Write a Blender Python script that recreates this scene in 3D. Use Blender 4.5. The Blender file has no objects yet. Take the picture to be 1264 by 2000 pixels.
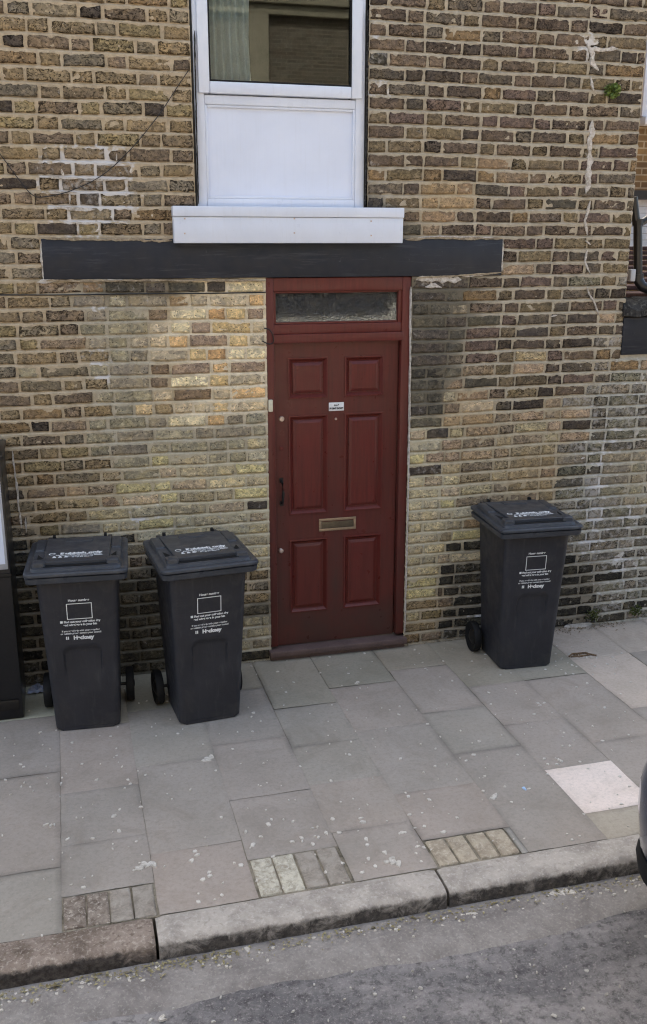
import bpy, bmesh, math, random
import numpy as np
from mathutils import Vector, Matrix
random.seed(7); RS = np.random.RandomState(11)
C = bpy.context.scene.collection
sc = bpy.context.scene
# ------------------------------------------------------------------ camera
F, PITCH, YAW, ROLL, CD, CH = 1889.8, .27145, .26079, .0, 5.650, 2.592
_f = np.array([math.sin(YAW)*math.cos(PITCH), math.cos(YAW)*math.cos(PITCH), -math.sin(PITCH)])
_r = np.array([math.cos(YAW), -math.sin(YAW), 0.]); _u = np.cross(_r, _f)
cam = bpy.data.objects.new('camera', bpy.data.cameras.new('camera')); C.objects.link(cam)
cam.data.sensor_fit = 'VERTICAL'; cam.data.sensor_height = 36; cam.data.lens = F*36/2000
cam.data.clip_end = 500
m = Matrix(((_r[0], _u[0], -_f[0], 0), (_r[1], _u[1], -_f[1], -CD), (_r[2], _u[2], -_f[2], CH), (0, 0, 0, 1)))
cam.matrix_world = m
sc.camera = cam
def ray(x, y): return _f+_r*(x-632)/F-_u*(y-1000)/F
def W(x, y, Y=0.):                       # point of the photo on the upright plane at depth Y
    d = ray(x, y); t = (Y+CD)/d[1]; return t*d[0], CH+t*d[2]
def Gd(x, y, z=0.):                      # point of the photo on the level plane at height z
    d = ray(x, y); t = (z-CH)/d[2]; return t*d[0], t*d[1]-CD
# ------------------------------------------------------------------ sky, sun, exposure
SUN_EL, SUN_AZ = math.radians(50), math.radians(-18)
w = bpy.data.worlds.new('World'); sc.world = w; w.use_nodes = True
nt = w.node_tree; bg = nt.nodes['Background']
sky = nt.nodes.new('ShaderNodeTexSky'); sky.sky_type = 'NISHITA'; sky.sun_disc = False
sky.sun_elevation = SUN_EL; sky.sun_rotation = SUN_AZ; sky.dust_density = 7; sky.air_density = .75; sky.ozone_density = 0
tn = nt.nodes.new('ShaderNodeMix'); tn.data_type = 'RGBA'; tn.blend_type = 'MULTIPLY'; tn.inputs[0].default_value = 1
tn.inputs[7].default_value = (.98, 1.02, .965, 1); nt.links.new(sky.outputs[0], tn.inputs[6]); nt.links.new(tn.outputs[2], bg.inputs[0]); bg.inputs[1].default_value = .15
sd = bpy.data.lights.new('sun', 'SUN'); sd.energy = 3.0; sd.angle = math.radians(.5); sd.color = (1, .95, .87)
so = bpy.data.objects.new('sun', sd); C.objects.link(so)
dirv = Vector((math.sin(SUN_AZ)*math.cos(SUN_EL), math.cos(SUN_AZ)*math.cos(SUN_EL), math.sin(SUN_EL)))
so.rotation_euler = dirv.to_track_quat('Z', 'Y').to_euler()
sc.view_settings.view_transform = 'Standard'; sc.view_settings.look = 'None'; sc.view_settings.gamma = 1
sc.view_settings.exposure = 2.22
sc.cycles.pixel_filter_type = 'BLACKMAN_HARRIS'; sc.cycles.filter_width = 1.15
# ------------------------------------------------------------------ colour and noise helpers
def s2l(c):
    return tuple(((v/255)/12.92 if v/255 <= .04045 else ((v/255+.055)/1.055)**2.4) for v in c)
def vnoise(x, y, scale, seed=0):         # value noise 0..1, vectorised
    x = np.asarray(x, float)*scale+seed*17.13; y = np.asarray(y, float)*scale+seed*9.71
    xi = np.floor(x); yi = np.floor(y); fx = x-xi; fy = y-yi
    fx = fx*fx*(3-2*fx); fy = fy*fy*(3-2*fy)
    def h(a, b):
        v = np.sin(a*127.1+b*311.7+seed*74.7)*43758.5453; return v-np.floor(v)
    return (h(xi, yi)*(1-fx)+h(xi+1, yi)*fx)*(1-fy)+(h(xi, yi+1)*(1-fx)+h(xi+1, yi+1)*fx)*fy
def fbm(x, y, scale, seed=0, o=3):
    r = 0; a = 1; t = 0
    for i in range(o): r = r+a*vnoise(x, y, scale*2**i, seed+i*3); t += a; a *= .5
    return r/t
# ------------------------------------------------------------------ material helpers
class NT:
    def __init__(s, name, rough=.8, spec=.3):
        s.m = bpy.data.materials.new(name); s.m.use_nodes = True; s.t = s.m.node_tree
        s.b = s.t.nodes['Principled BSDF']; s.b.inputs['Roughness'].default_value = rough
        s.b.inputs['Specular IOR Level'].default_value = spec
        s.co = s.t.nodes.new('ShaderNodeTexCoord').outputs['Object']
    def n(s, k, **kw):
        d = s.t.nodes.new(k)
        for a, v in kw.items(): setattr(d, a, v)
        return d
    def l(s, a, b): s.t.links.new(a, b)
    def noise(s, scale, detail=4, rough=.6, dist=0, vec=None):
        d = s.n('ShaderNodeTexNoise'); d.inputs['Scale'].default_value = scale; d.inputs['Detail'].default_value = detail
        d.inputs['Roughness'].default_value = rough; d.inputs['Distortion'].default_value = dist
        s.l(vec or s.co, d.inputs['Vector']); return d.outputs['Fac']
    def vor(s, scale, feat='F1', vec=None):
        d = s.n('ShaderNodeTexVoronoi', feature=feat); d.inputs['Scale'].default_value = scale
        s.l(vec or s.co, d.inputs['Vector']); return d.outputs['Distance']
    def ramp(s, f, a, b, va=0., vb=1.):
        d = s.n('ShaderNodeMapRange'); d.inputs['From Min'].default_value = a; d.inputs['From Max'].default_value = b
        d.inputs['To Min'].default_value = va; d.inputs['To Max'].default_value = vb; s.l(f, d.inputs['Value']); return d.outputs['Result']
    def math(s, op, a, b):
        d = s.n('ShaderNodeMath', operation=op)
        for i, v in enumerate((a, b)):
            if isinstance(v, (int, float)): d.inputs[i].default_value = v
            else: s.l(v, d.inputs[i])
        return d.outputs[0]
    def mix(s, f, a, b, mode='MIX'):
        d = s.n('ShaderNodeMix', data_type='RGBA', blend_type=mode)
        for i, v in ((0, f), (6, a), (7, b)):
            if isinstance(v, (int, float)): d.inputs[i].default_value = v
            elif isinstance(v, tuple): d.inputs[i].default_value = (*v[:3], 1)
            else: s.l(v, d.inputs[i])
        return d.outputs[2]
    def attr(s, name, fac=False):
        d = s.n('ShaderNodeAttribute', attribute_name=name); return d.outputs['Fac' if fac else 'Color']
    def color(s, c): 
        if isinstance(c, tuple): s.b.inputs['Base Color'].default_value = (*c[:3], 1)
        else: s.l(c, s.b.inputs['Base Color'])
        return s
    def bump(s, h, strength=.3, dist=.01):
        d = s.n('ShaderNodeBump'); d.inputs['Strength'].default_value = strength; d.inputs['Distance'].default_value = dist
        s.l(h, d.inputs['Height']); s.l(d.outputs[0], s.b.inputs['Normal']); return s
def scaled(s, v):
    d = s.n('ShaderNodeMapping'); d.inputs['Scale'].default_value = v; s.l(s.co, d.inputs['Vector']); return d.outputs[0]
def paint(name, rgb, rough=.5, dirt=.25, scale=12, spec=.4, metal=0, bump=.08):
    s = NT(name, rough, spec); c = s2l(rgb)
    n1 = s.ramp(s.noise(scale, 5, .65), .35, .7); n2 = s.ramp(s.noise(scale*9, 3), .5, .72)
    c2 = tuple(v*(1-dirt) for v in c); c3 = tuple(min(1, v*(1+dirt)+.003) for v in c)
    s.color(s.mix(s.math('MULTIPLY', n2, .5), s.mix(n1, c, c2), c3))
    s.b.inputs['Metallic'].default_value = metal
    s.bump(s.noise(scale*6, 4), bump, .004); return s.m
# -- stock brick
def mat_brick():
    s = NT('stock_brick', .93, .12)
    base = s.attr('tint'); mot = s.attr('mottle', True); lime = s.attr('lime', True); soot = s.attr('soot', True)
    st = scaled(s, (1, 1, 1.5))
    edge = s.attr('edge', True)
    big = s.noise(16, 4, .6, .6, st)
    c = s.mix(s.ramp(big, .38, .62), base, s.mix(1., base, (.62, .63, .68), 'MULTIPLY'))
    c = s.mix(s.math('MULTIPLY', s.ramp(s.noise(24, 3, .6, .8, st), .52, .6), .55), c, s.mix(1., base, (1.45, 1.42, 1.38), 'MULTIPLY'))
    c = s.mix(s.math('MULTIPLY', s.ramp(s.noise(11, 3, .6, .5), .5, .62), .4), c, s.mix(1., base, (1.22, 1.12, .86), 'MULTIPLY'))
    li = s.ramp(s.noise(44, 4, .75, .5), .54, .66)
    c = s.mix(s.math('MULTIPLY', li, .7), c, s.mix(1., base, (1.9, 1.85, 1.75), 'MULTIPLY'))
    vein_shade = s.ramp(s.math('ADD', s.noise(30, 6, .74, 1.8, st), s.math('MULTIPLY', edge, .075)), .505, .585)  # edge term paints the joint shadow line into the brick colour
    c = s.mix(s.math('MULTIPLY', s.math('MULTIPLY', vein_shade, mot), 1.15), c, s.mix(1., base, (.15, .14, .13), 'MULTIPLY'))
    pit = s.ramp(s.vor(58), .24, .13); keep = s.ramp(s.noise(31, 2), .44, .5)
    c = s.mix(s.math('MULTIPLY', s.math('MULTIPLY', pit, keep), .9), c, (.016, .013, .010))
    lm = s.ramp(s.math('ADD', s.noise(26, 5, .7, .6), s.math('MULTIPLY', lime, .45)), .66, .80)
    c = s.mix(s.math('MULTIPLY', lm, .75), c, (.40, .37, .33))
    sm = s.ramp(s.math('ADD', s.noise(12, 5, .7), s.math('MULTIPLY', soot, .55)), .62, .92)
    c = s.mix(s.math('MULTIPLY', sm, .88), c, (.013, .013, .013))
    s.color(c); s.bump(s.math('ADD', s.noise(75, 5, .7), s.math('MULTIPLY', s.math('SUBTRACT', 1., pit), .5)), .55, .008); return s.m
def mat_mortar():
    s = NT('lime_mortar', .95, .1)
    base = s.attr('tint'); soot = s.attr('soot', True); lime = s.attr('lime', True)
    c = s.mix(s.ramp(s.noise(14, 5, .7), .35, .7), base, s.mix(1., base, (.70, .68, .64), 'MULTIPLY'))
    c = s.mix(s.math('MULTIPLY', s.ramp(s.noise(70, 4, .7), .5, .7), .5), c, s.mix(1., base, (1.25, 1.24, 1.2), 'MULTIPLY'))
    c = s.mix(s.math('MULTIPLY', s.ramp(s.noise(55, 5, .75, 1.), .60, .68), .6), c, (.06, .05, .04))
    c = s.mix(s.math('MULTIPLY', s.ramp(s.math('ADD', s.noise(24, 4), s.math('MULTIPLY', lime, .5)), .7, .85), .9), c, (.62, .59, .56))
    c = s.mix(s.math('MULTIPLY', s.ramp(s.math('ADD', s.noise(17, 5, .7), s.math('MULTIPLY', soot, .5)), .68, .95), .8), c, (.022, .022, .02))
    s.color(c); s.bump(s.noise(90, 5, .75), .6, .006); return s.m
def mat_slab():
    s = NT('paving_stone', .88, .2)
    base = s.attr('tint')
    c = s.mix(s.ramp(s.noise(3.0, 5, .6), .35, .65), base, s.mix(1., base, (.86, .865, .85), 'MULTIPLY'))
    c = s.mix(s.math('MULTIPLY', s.ramp(s.noise(1.1, 3, .6, .5), .5, .68), .5), c, s.mix(1., base, (1.08, 1.03, 1.0), 'MULTIPLY'))
    c = s.mix(s.math('MULTIPLY', s.ramp(s.noise(48, 5, .8), .48, .68), .55), c, s.mix(1., base, (.66, .66, .64), 'MULTIPLY'))
    c = s.mix(s.math('MULTIPLY', s.ramp(s.noise(62, 4, .8), .55, .7), .4), c, s.mix(1., base, (1.3, 1.28, 1.22), 'MULTIPLY'))
    c = s.mix(s.math('MULTIPLY', s.ramp(s.noise(3.4, 7, .8, .9), .50, .68), .5), c, s.mix(1., base, (.66, .64, .60), 'MULTIPLY'))
    c = s.mix(s.math('MULTIPLY', s.ramp(s.noise(160, 2, .6), .69, .75), .6), c, (.42, .39, .36))
    s.color(c); s.bump(s.noise(60, 6, .75), .22, .006); return s.m
def mat_rough(name, rgb, dark, light, sc1=8, sc2=90, bump=.4, amt=.6):
    s = NT(name, .92, .15); c0, cd, cl = s2l(rgb), s2l(dark), s2l(light)
    c = s.mix(s.ramp(s.noise(sc1, 6, .7, .4), .42, .66), c0, cd)
    c = s.mix(s.math('MULTIPLY', s.ramp(s.noise(sc2, 4, .7), .52, .68), amt), c, cl)
    c = s.mix(s.math('MULTIPLY', s.ramp(s.noise(sc2*.6, 4, .7), .55, .66), amt), c, cd)
    s.color(c); s.bump(s.noise(sc2, 6, .75), bump, .01); return s.m
def mat_kerb(name, rgb, dark, light, sc1, sc2, bump, amt):
    s = NT(name, .92, .15); c0, cd, cl = s2l(rgb), s2l(dark), s2l(light)
    c = s.mix(s.ramp(s.noise(sc1, 6, .7, .4), .42, .66), c0, cd)
    c = s.mix(s.math('MULTIPLY', s.ramp(s.noise(sc2, 4, .7), .52, .68), amt), c, cl)
    c = s.mix(s.math('MULTIPLY', s.ramp(s.noise(sc2*.6, 4, .7), .55, .66), amt), c, cd)
    g = s.ramp(s.math('ADD', s.noise(13, 5, .75, .5), s.math('MULTIPLY', s.attr('grime_shade', True), .75)), .66, .98)
    gd = s.mix(s.ramp(s.noise(38, 4, .7), .4, .65), s2l((36, 33, 31)), s2l((78, 72, 67)))
    s.color(s.mix(s.math('MULTIPLY', g, .92), c, gd)); s.bump(s.noise(sc2, 6, .75), bump, .012); return s.m
def mat_road():
    s = NT('asphalt', .9, .2)
    a, b = s2l((148, 142, 138)), s2l((108, 104, 103))
    st = scaled(s, (.8, 1.6, 1))
    c = s.mix(s.ramp(s.noise(2.6, 6, .72, .5, st), .40, .62), a, b)
    c = s.mix(s.math('MULTIPLY', s.ramp(s.noise(26, 5, .75), .48, .66), .75), c, s2l((66, 63, 62)))
    c = s.mix(s.math('MULTIPLY', s.ramp(s.noise(75, 3, .7), .55, .68), .65), c, s2l((160, 153, 148)))
    c = s.mix(s.ramp(s.vor(140), .18, .08, 0, .5), c, s2l((185, 180, 172)))
    s.color(c); s.bump(s.noise(70, 5, .8), .6, .012); return s.m
def mat_door():
    s = NT('red_brown_paint', .42, .35)
    st = scaled(s, (14, 14, 1.0))
    c = s.mix(s.ramp(s.noise(4, 5, .6, .2, st), .35, .7), s2l((108, 39, 34)), s2l((86, 29, 25)))
    c = s.mix(s.math('MULTIPLY', s.ramp(s.noise(2.3, 4, .6), .45, .7), .45), c, s2l((98, 50, 38)))
    wear = s.attr('wear', True)
    c = s.mix(s.math('MULTIPLY', wear, s.ramp(s.noise(6, 4, .6), .2, .6, .55, 1.)), c, s2l((74, 48, 42)))
    c = s.mix(s.math('MULTIPLY', s.ramp(s.noise(45, 6, .8), .66, .72), .3), c, s2l((150, 110, 95)))
    s.color(c); s.bump(s.noise(5, 5, .6, 0, st), .12, .003)
    s.l(s.ramp(s.noise(18, 4), .3, .7, .26, .46), s.b.inputs['Roughness']); return s.m
def mat_glass(name, rough=.02, tint=(.75, .8, .78), bump=0, ior=1.5):
    s = NT(name, rough, .5); s.b.inputs['Base Color'].default_value = (*tint, 1)
    s.b.inputs['Transmission Weight'].default_value = 1; s.b.inputs['IOR'].default_value = ior
    if bump: s.bump(s.noise(28, 4, .6, 1.2), bump, .02)
    return s.m
def mat_brick_far(name='far_brick', A=(150, 118, 78), B=(112, 88, 62)):
    s = NT(name, .9, .1)
    mp = s.n('ShaderNodeMapping'); mp.inputs['Rotation'].default_value = (math.radians(90), 0, 0); s.l(s.co, mp.inputs['Vector'])
    b = s.n('ShaderNodeTexBrick'); s.l(mp.outputs[0], b.inputs['Vector'])
    b.inputs['Scale'].default_value = 1; b.inputs['Brick Width'].default_value = .225; b.inputs['Row Height'].default_value = .075
    b.inputs['Mortar Size'].default_value = .008; b.inputs['Color1'].default_value = (*s2l(A), 1)
    b.inputs['Color2'].default_value = (*s2l(B), 1); b.inputs['Mortar'].default_value = (*s2l((180, 160, 130) if name == 'far_brick' else (112, 108, 98)), 1)
    s.color(s.mix(s.ramp(s.noise(5, 5), .4, .7, 0, .5), b.outputs['Color'], s2l((82, 66, 52)))); return s.m
M = dict(brick=mat_brick(), mortar=mat_mortar(), slab=mat_slab(), road=mat_road(), door=mat_door(), far=mat_brick_far(), sooty=mat_brick_far('sooty_brick', (98, 94, 84), (72, 69, 62)),
    kerb=mat_rough('granite_kerb', (180, 170, 155), (146, 136, 124), (206, 196, 180), 7, 60, .5, .6),
    kerbdark=mat_rough('kerb_dirt_shade', (92, 85, 79), (44, 40, 38), (136, 126, 116), 9, 60, .6, .6),  # dark kerb front: face shade and soil in one colour
    joint=mat_rough('joint_sand', (150, 140, 122), (84, 78, 66), (138, 128, 112), 6, 70, .5, .5),
    gutter=mat_rough('gutter_silt', (146, 139, 132), (118, 111, 106), (180, 172, 162), 5, 80, .5, .5),
    sett=mat_rough('sett_stone', (182, 168, 146), (146, 132, 114), (210, 198, 178), 14, 70, .6, .6),
    upvc=paint('white_plastic', (208, 213, 224), .35, .08, 6, .5, 0, .02),
    panel=paint('white_board', (222, 229, 244), .45, .05, 4, .4, 0, .02),
    lintel=paint('slate_black_paint', (31, 34, 43), .55, .4, 4, .25, 0, .35),
    filler=mat_rough('white_filler', (206, 198, 188), (150, 138, 122), (226, 220, 214), 34, 80, .8, .7),
    binb=paint('bin_plastic', (47, 47, 51), .5, .22, 5, .4, 0, .06),
    binl=paint('bin_lid_plastic', (54, 56, 61), .4, .2, 7, .45, 0, .06),
    rubber=paint('black_rubber', (20, 20, 21), .7, .3, 20, .3),
    black=paint('black_gloss_paint', (26, 26, 29), .3, .35, 9, .5, 0, .05),
    dark=paint('dark_iron', (34, 32, 31), .45, .3, 20, .5, .3),
    brass=paint('tarnished_brass', (168, 146, 120), .38, .25, 30, .5, .6),
    steel=paint('pale_metal', (196, 176, 162), .35, .2, 30, .5, .5),
    cream=paint('cream_plastic', (214, 206, 180), .5, .15, 30),
    white=paint('white_print', (228, 228, 226), .6, .15, 60, .3),
    ink=paint('black_ink', (40, 40, 44), .6, .1, 60, .3),
    grey=paint('grey_board', (176, 176, 178), .5, .12, 6),
    glass=mat_glass('window_glass', .0, (.72, .78, .75)), obscure=mat_glass('obscured_glass', .12, (.45, .5, .5), .8),
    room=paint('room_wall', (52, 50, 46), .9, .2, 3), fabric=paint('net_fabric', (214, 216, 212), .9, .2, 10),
    stone=mat_rough('broken_stone', (196, 188, 178), (150, 140, 128), (222, 216, 208), 16, 70, .6),
    slate=mat_rough('roof_slate', (86, 66, 62), (58, 46, 44), (110, 90, 84), 7, 60, .4),
    lead=mat_rough('sooty_flashing', (58, 56, 54), (22, 22, 22), (120, 116, 108), 14, 50, .8, .6),
    carpaint=None)
def mat_streaked(name, rgb, light, rough, stretch, amt, sc=6, dust=.0):
    s = NT(name, rough, .4); st = scaled(s, stretch); c0 = s2l(rgb); cl = s2l(light)
    c = s.mix(s.ramp(s.noise(sc, 5, .65, .3), .35, .68), c0, tuple(v*(.72 if max(c0) < .3 else .9) for v in c0))
    c = s.mix(s.math('MULTIPLY', s.ramp(s.noise(5, 5, .7, .2, st), .54, .74), amt), c, cl)
    c = s.mix(s.math('MULTIPLY', s.ramp(s.noise(40, 5, .8, 1.), .64, .70), amt), c, cl)
    if dust: c = s.mix(s.math('MULTIPLY', s.ramp(s.noise(3.2, 6, .75, .6), .50, .72), dust), c, s2l((120, 112, 100)))
    s.color(c); s.bump(s.noise(4, 4, .6, 0, st), .15, .003)
    s.l(s.ramp(s.noise(14, 4), .3, .7, rough-.1, rough+.15), s.b.inputs['Roughness']); return s.m
M['lintel'] = mat_streaked('slate_black_paint', (28, 32, 42), (84, 84, 88), .5, (.7, 8, 9), .45, 4)
M['binb'] = mat_streaked('bin_plastic', (46, 46, 51), (92, 90, 88), .46, (9, 9, .8), .22, 5, .16)
M['binl'] = mat_streaked('bin_lid_plastic', (60, 63, 69), (118, 118, 118), .36, (3, 9, 2), .25, 7, .16)
M['panel'] = mat_streaked('white_board', (220, 226, 240), (198, 201, 207), .42, (14, 8, .5), .14, 1.2)
M['upvc'] = mat_streaked('white_plastic', (216, 221, 232), (184, 184, 184), .35, (9, 9, 1.2), .18, 2)
def mat_car():
    s = NT('blue_car_paint', .18, .5); s.color(s2l((14, 30, 66))); s.b.inputs['Metallic'].default_value = .3
    s.b.inputs['Coat Weight'].default_value = .8; s.b.inputs['Coat Roughness'].default_value = .05; return s.m
M['carpaint'] = mat_car()
M['carglass'] = paint('tinted_car_glass', (16, 20, 24), .06, .05, 3, .6)
M['lamp'] = paint('lamp_cover', (190, 192, 196), .15, .1, 10, .6)
M['plate'] = paint('yellow_plate', (205, 175, 60), .5, .1)
def mat_leaf():
    s = NT('weed_leaf', .6, .3); s.color(s.mix(s.ramp(s.noise(60, 3), .35, .7), s2l((118, 134, 62)), s2l((62, 82, 34)))); return s.m
M['leaf'] = mat_leaf()
M['moss'] = mat_rough('wall_moss', (84, 90, 50), (44, 50, 26), (120, 122, 78), 20, 80, .6)
M['debris'] = mat_rough('gutter_leaves', (150, 140, 104), (104, 92, 64), (206, 198, 170), 16, 40, .5)
# ------------------------------------------------------------------ object helpers
def link(name, me, mat=None, parent=None, smooth=False):
    o = bpy.data.objects.new(name, me); C.objects.link(o)
    if mat is not None: me.materials.append(mat)
    if parent is not None: o.parent = parent
    if smooth:
        for p in me.polygons: p.use_smooth = True
    return o
def tag(o, label=None, cat=None, group=None, kind=None):
    for k, v in (('label', label), ('category', cat), ('group', group), ('kind', kind)):
        if v: o[k] = v
    return o
def empty(name, loc=(0, 0, 0), rz=0):
    o = bpy.data.objects.new(name, None); C.objects.link(o); o.location = loc; o.rotation_euler = (0, 0, rz); o.empty_display_size = .2; return o
class MB:
    def __init__(s): s.v = []; s.f = []
    def add(s, v, f):
        k = len(s.v); s.v += [tuple(p) for p in v]; s.f += [tuple(i+k for i in q) for q in f]; return s
    def box(s, x0, x1, y0, y1, z0, z1, mt=None):
        v = [(x, y, z) for x in (x0, x1) for y in (y0, y1) for z in (z0, z1)]
        if mt is not None: v = [tuple(mt @ Vector(p)) for p in v]
        return s.add(v, [(0, 1, 3, 2), (4, 6, 7, 5), (0, 4, 5, 1), (2, 3, 7, 6), (0, 2, 6, 4), (1, 5, 7, 3)])
    def tube(s, pts, r, n=8, cap=True):
        pts = [Vector(p) for p in pts]; rs = r if isinstance(r, (list, tuple)) else [r]*len(pts)
        rings = []; up = Vector((0, 0, 1))
        for i, p in enumerate(pts):
            d = (pts[min(i+1, len(pts)-1)]-pts[max(i-1, 0)]).normalized()
            a = d.cross(up if abs(d.z) < .9 else Vector((0, 1, 0))).normalized(); b = d.cross(a)
            rings.append([p+(a*math.cos(t)+b*math.sin(t))*rs[i] for t in [2*math.pi*k/n for k in range(n)]])
        v = [q for r_ in rings for q in r_]; f = []
        for i in range(len(pts)-1):
            for k in range(n): f.append((i*n+k, i*n+(k+1) % n, (i+1)*n+(k+1) % n, (i+1)*n+k))
        if cap: f.append(tuple(range(n))[::-1]); f.append(tuple(range((len(pts)-1)*n, len(pts)*n)))
        return s.add(v, f)
    def loft(s, loops, cap0=True, cap1=True):
        n = len(loops[0]); v = [p for l in loops for p in l]; f = []
        for i in range(len(loops)-1):
            for k in range(n): f.append((i*n+k, i*n+(k+1) % n, (i+1)*n+(k+1) % n, (i+1)*n+k))
        if cap0: f.append(tuple(range(n))[::-1])
        if cap1: f.append(tuple(range((len(loops)-1)*n, len(loops)*n)))
        return s.add(v, f)
    def build(s, name, mat, parent=None, bevel=0, smooth=False, seg=2):
        me = bpy.data.meshes.new(name); me.from_pydata(s.v, [], s.f); me.update()
        bm = bmesh.new(); bm.from_mesh(me); bmesh.ops.recalc_face_normals(bm, faces=bm.faces[:])
        if bevel:
            es = [e for e in bm.edges if len(e.link_faces) == 2 and e.calc_face_angle(0) > .6]
            bmesh.ops.bevel(bm, geom=es, offset=bevel, segments=seg, profile=.5, affect='EDGES', clamp_overlap=True)
        bm.to_mesh(me); bm.free()
        o = link(name, me, mat, parent, smooth or bool(bevel))
        if smooth or bevel: me.set_sharp_from_angle(angle=math.radians(40))
        return o
def rrect(x0, x1, y0, y1, z, r, n=5, nf=1):
    """rounded rectangle loop; nf = points along the front (y0) edge"""
    L = []
    for k in range(nf): L.append((x0+r+(x1-x0-2*r)*k/nf, y0, z))
    for cx, cy, a0 in ((x1-r, y0+r, -90), (x1-r, y1-r, 0), (x0+r, y1-r, 90), (x0+r, y0+r, 180)):
        for k in range(n+1):
            a = math.radians(a0+90*k/n); L.append((cx+r*math.cos(a), cy+r*math.sin(a), z))
    return L[:-1]
def text_mesh(items, mt=Matrix()):
    """items: (string, x, z, height, bold, align) -> verts, faces lying in the x-z plane facing -y, moved by mt"""
    V, Fc = [], []
    for st, x, z, h, bold, al in items:
        cu = bpy.data.curves.new('t', 'FONT'); cu.body = st; cu.size = h; cu.align_x = al; cu.offset = bold
        o = bpy.data.objects.new('t', cu); me = o.to_mesh()
        k = len(V)
        for v in me.vertices: V.append(tuple(mt @ Vector((x+v.co.x, 0, z+v.co.y))))
        for p in me.polygons: Fc.append(tuple(k+i for i in p.vertices))
        o.to_mesh_clear(); bpy.data.objects.remove(o); bpy.data.curves.remove(cu)
    return V, Fc
def fattr(me, name, vals):
    a = me.attributes.new(name, 'FLOAT', 'POINT'); a.data.foreach_set('value', np.asarray(vals, np.float32))
def cattr(me, name, cols):
    a = me.attributes.new(name, 'FLOAT_COLOR', 'POINT')
    c = np.ones((len(cols), 4), np.float32); c[:, :3] = cols; a.data.foreach_set('color', c.ravel())
# ------------------------------------------------------------------ brick wall of the house
PAL = {  # face colours of the bricks, mortar colour, mottle, lime, soot
 'O': ([(134, 116, 88), (118, 102, 82), (140, 124, 88), (108, 92, 78), (124, 106, 90), (136, 116, 86), (112, 104, 92), (128, 116, 96)], (172, 153, 126), .85, .0, .0),
 'R': ([(106, 90, 76), (96, 82, 72), (112, 98, 76), (94, 86, 76), (104, 86, 80), (118, 104, 78), (88, 76, 68)], (166, 152, 130), .75, .0, .0),
 'Y': ([(208, 180, 134), (198, 162, 114), (192, 152, 104), (188, 168, 136), (204, 176, 126), (206, 190, 154), (150, 128, 108), (176, 160, 134), (180, 164, 138)], (206, 188, 158), .35, .1, .0),
 'C': ([(168, 154, 122), (176, 160, 124), (156, 142, 116), (176, 164, 116), (164, 144, 120), (148, 140, 120)], (180, 166, 138), .45, .15, .0),
 'G': ([(136, 128, 106), (126, 119, 101), (142, 132, 108), (118, 108, 96), (148, 138, 114), (130, 118, 100)], (166, 154, 132), .35, .0, .1),
 'D': ([(90, 85, 74), (82, 77, 68), (86, 77, 71), (96, 90, 77), (82, 74, 69)], (100, 92, 78), .3, .0, .2),
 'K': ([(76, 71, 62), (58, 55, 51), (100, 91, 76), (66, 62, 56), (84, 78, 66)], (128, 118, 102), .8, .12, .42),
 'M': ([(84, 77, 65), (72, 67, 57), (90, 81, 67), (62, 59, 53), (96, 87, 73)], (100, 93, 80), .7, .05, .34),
 'B': ([(150, 134, 104), (142, 126, 98), (152, 128, 100), (132, 114, 94), (158, 146, 114), (144, 122, 102), (120, 106, 90)], (166, 150, 124), .65, .0, .0),
 'T': ([(150, 126, 94), (138, 114, 90), (144, 126, 96), (128, 110, 92)], (172, 152, 122), .4, .0, .0),
 'L': ([(124, 116, 104), (112, 106, 94), (136, 124, 110), (116, 112, 94), (102, 94, 84), (90, 84, 76)], (166, 158, 142), .8, .30, .1),
}
ANC = [(x, y, p) for p, pts in {
 'O': [(60, 60), (250, 60), (60, 250), (250, 250), (330, 180), (60, 450), (300, 420), (60, 650), (130, 700), (60, 800), (120, 880), (90, 960), (140, 800), (340, 330), (330, 60), (490, 1160), (265, 1090), (850, 1190), (30, 1000), (560, -200), (0, -200)],
 'R': [(770, 60), (760, 250), (780, 370), (900, 100), (900, 250), (1000, 400), (1100, 100), (1100, 300), (1180, 450), (1000, 600), (1100, 650), (950, 690), (1140, 730), (900, 450), (1200, 250), (1000, -200), (1200, 0), (1000, 760)],
 'Y': [(350, 640), (430, 660), (420, 720), (450, 780), (480, 600), (400, 590), (500, 720), (380, 800)],
 'T': [(870, 385), (320, 600), (900, 800), (1040, 930), (1010, 980), (350, 760)],
 'G': [(230, 640), (240, 720), (230, 790), (360, 850), (450, 850), (270, 600), (250, 850), (490, 1240), (1240, 930)],
 'C': [(330, 930), (450, 930), (280, 1000), (400, 1000), (490, 1000), (490, 1060), (850, 950), (820, 1010), (880, 1010), (830, 1090), (820, 860), (250, 1020), (820, 1150)],
 'D': [(850, 600), (840, 720), (850, 660), (840, 780), (870, 560), (740, 430), (250, 565), (310, 570)],
 'B': [(950, 850), (1000, 870), (890, 900), (930, 930), (1080, 860), (1060, 800), (960, 970), (200, 950)],
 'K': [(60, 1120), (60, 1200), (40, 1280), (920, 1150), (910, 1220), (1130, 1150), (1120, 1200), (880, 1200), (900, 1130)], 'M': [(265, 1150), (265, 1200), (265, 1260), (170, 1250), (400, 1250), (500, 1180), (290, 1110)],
 'L': [(1170, 950), (1200, 1040), (1150, 1010), (1230, 1100), (1240, 800), (1200, 1160), (1160, 880), (1300, 950), (1400, 1000), (1190, 780)],
 }.items() for x, y in pts]
AX = np.array([W(x, y) for x, y, p in ANC]); AP = [p for _, _, p in ANC]
PK = list(PAL)
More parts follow.
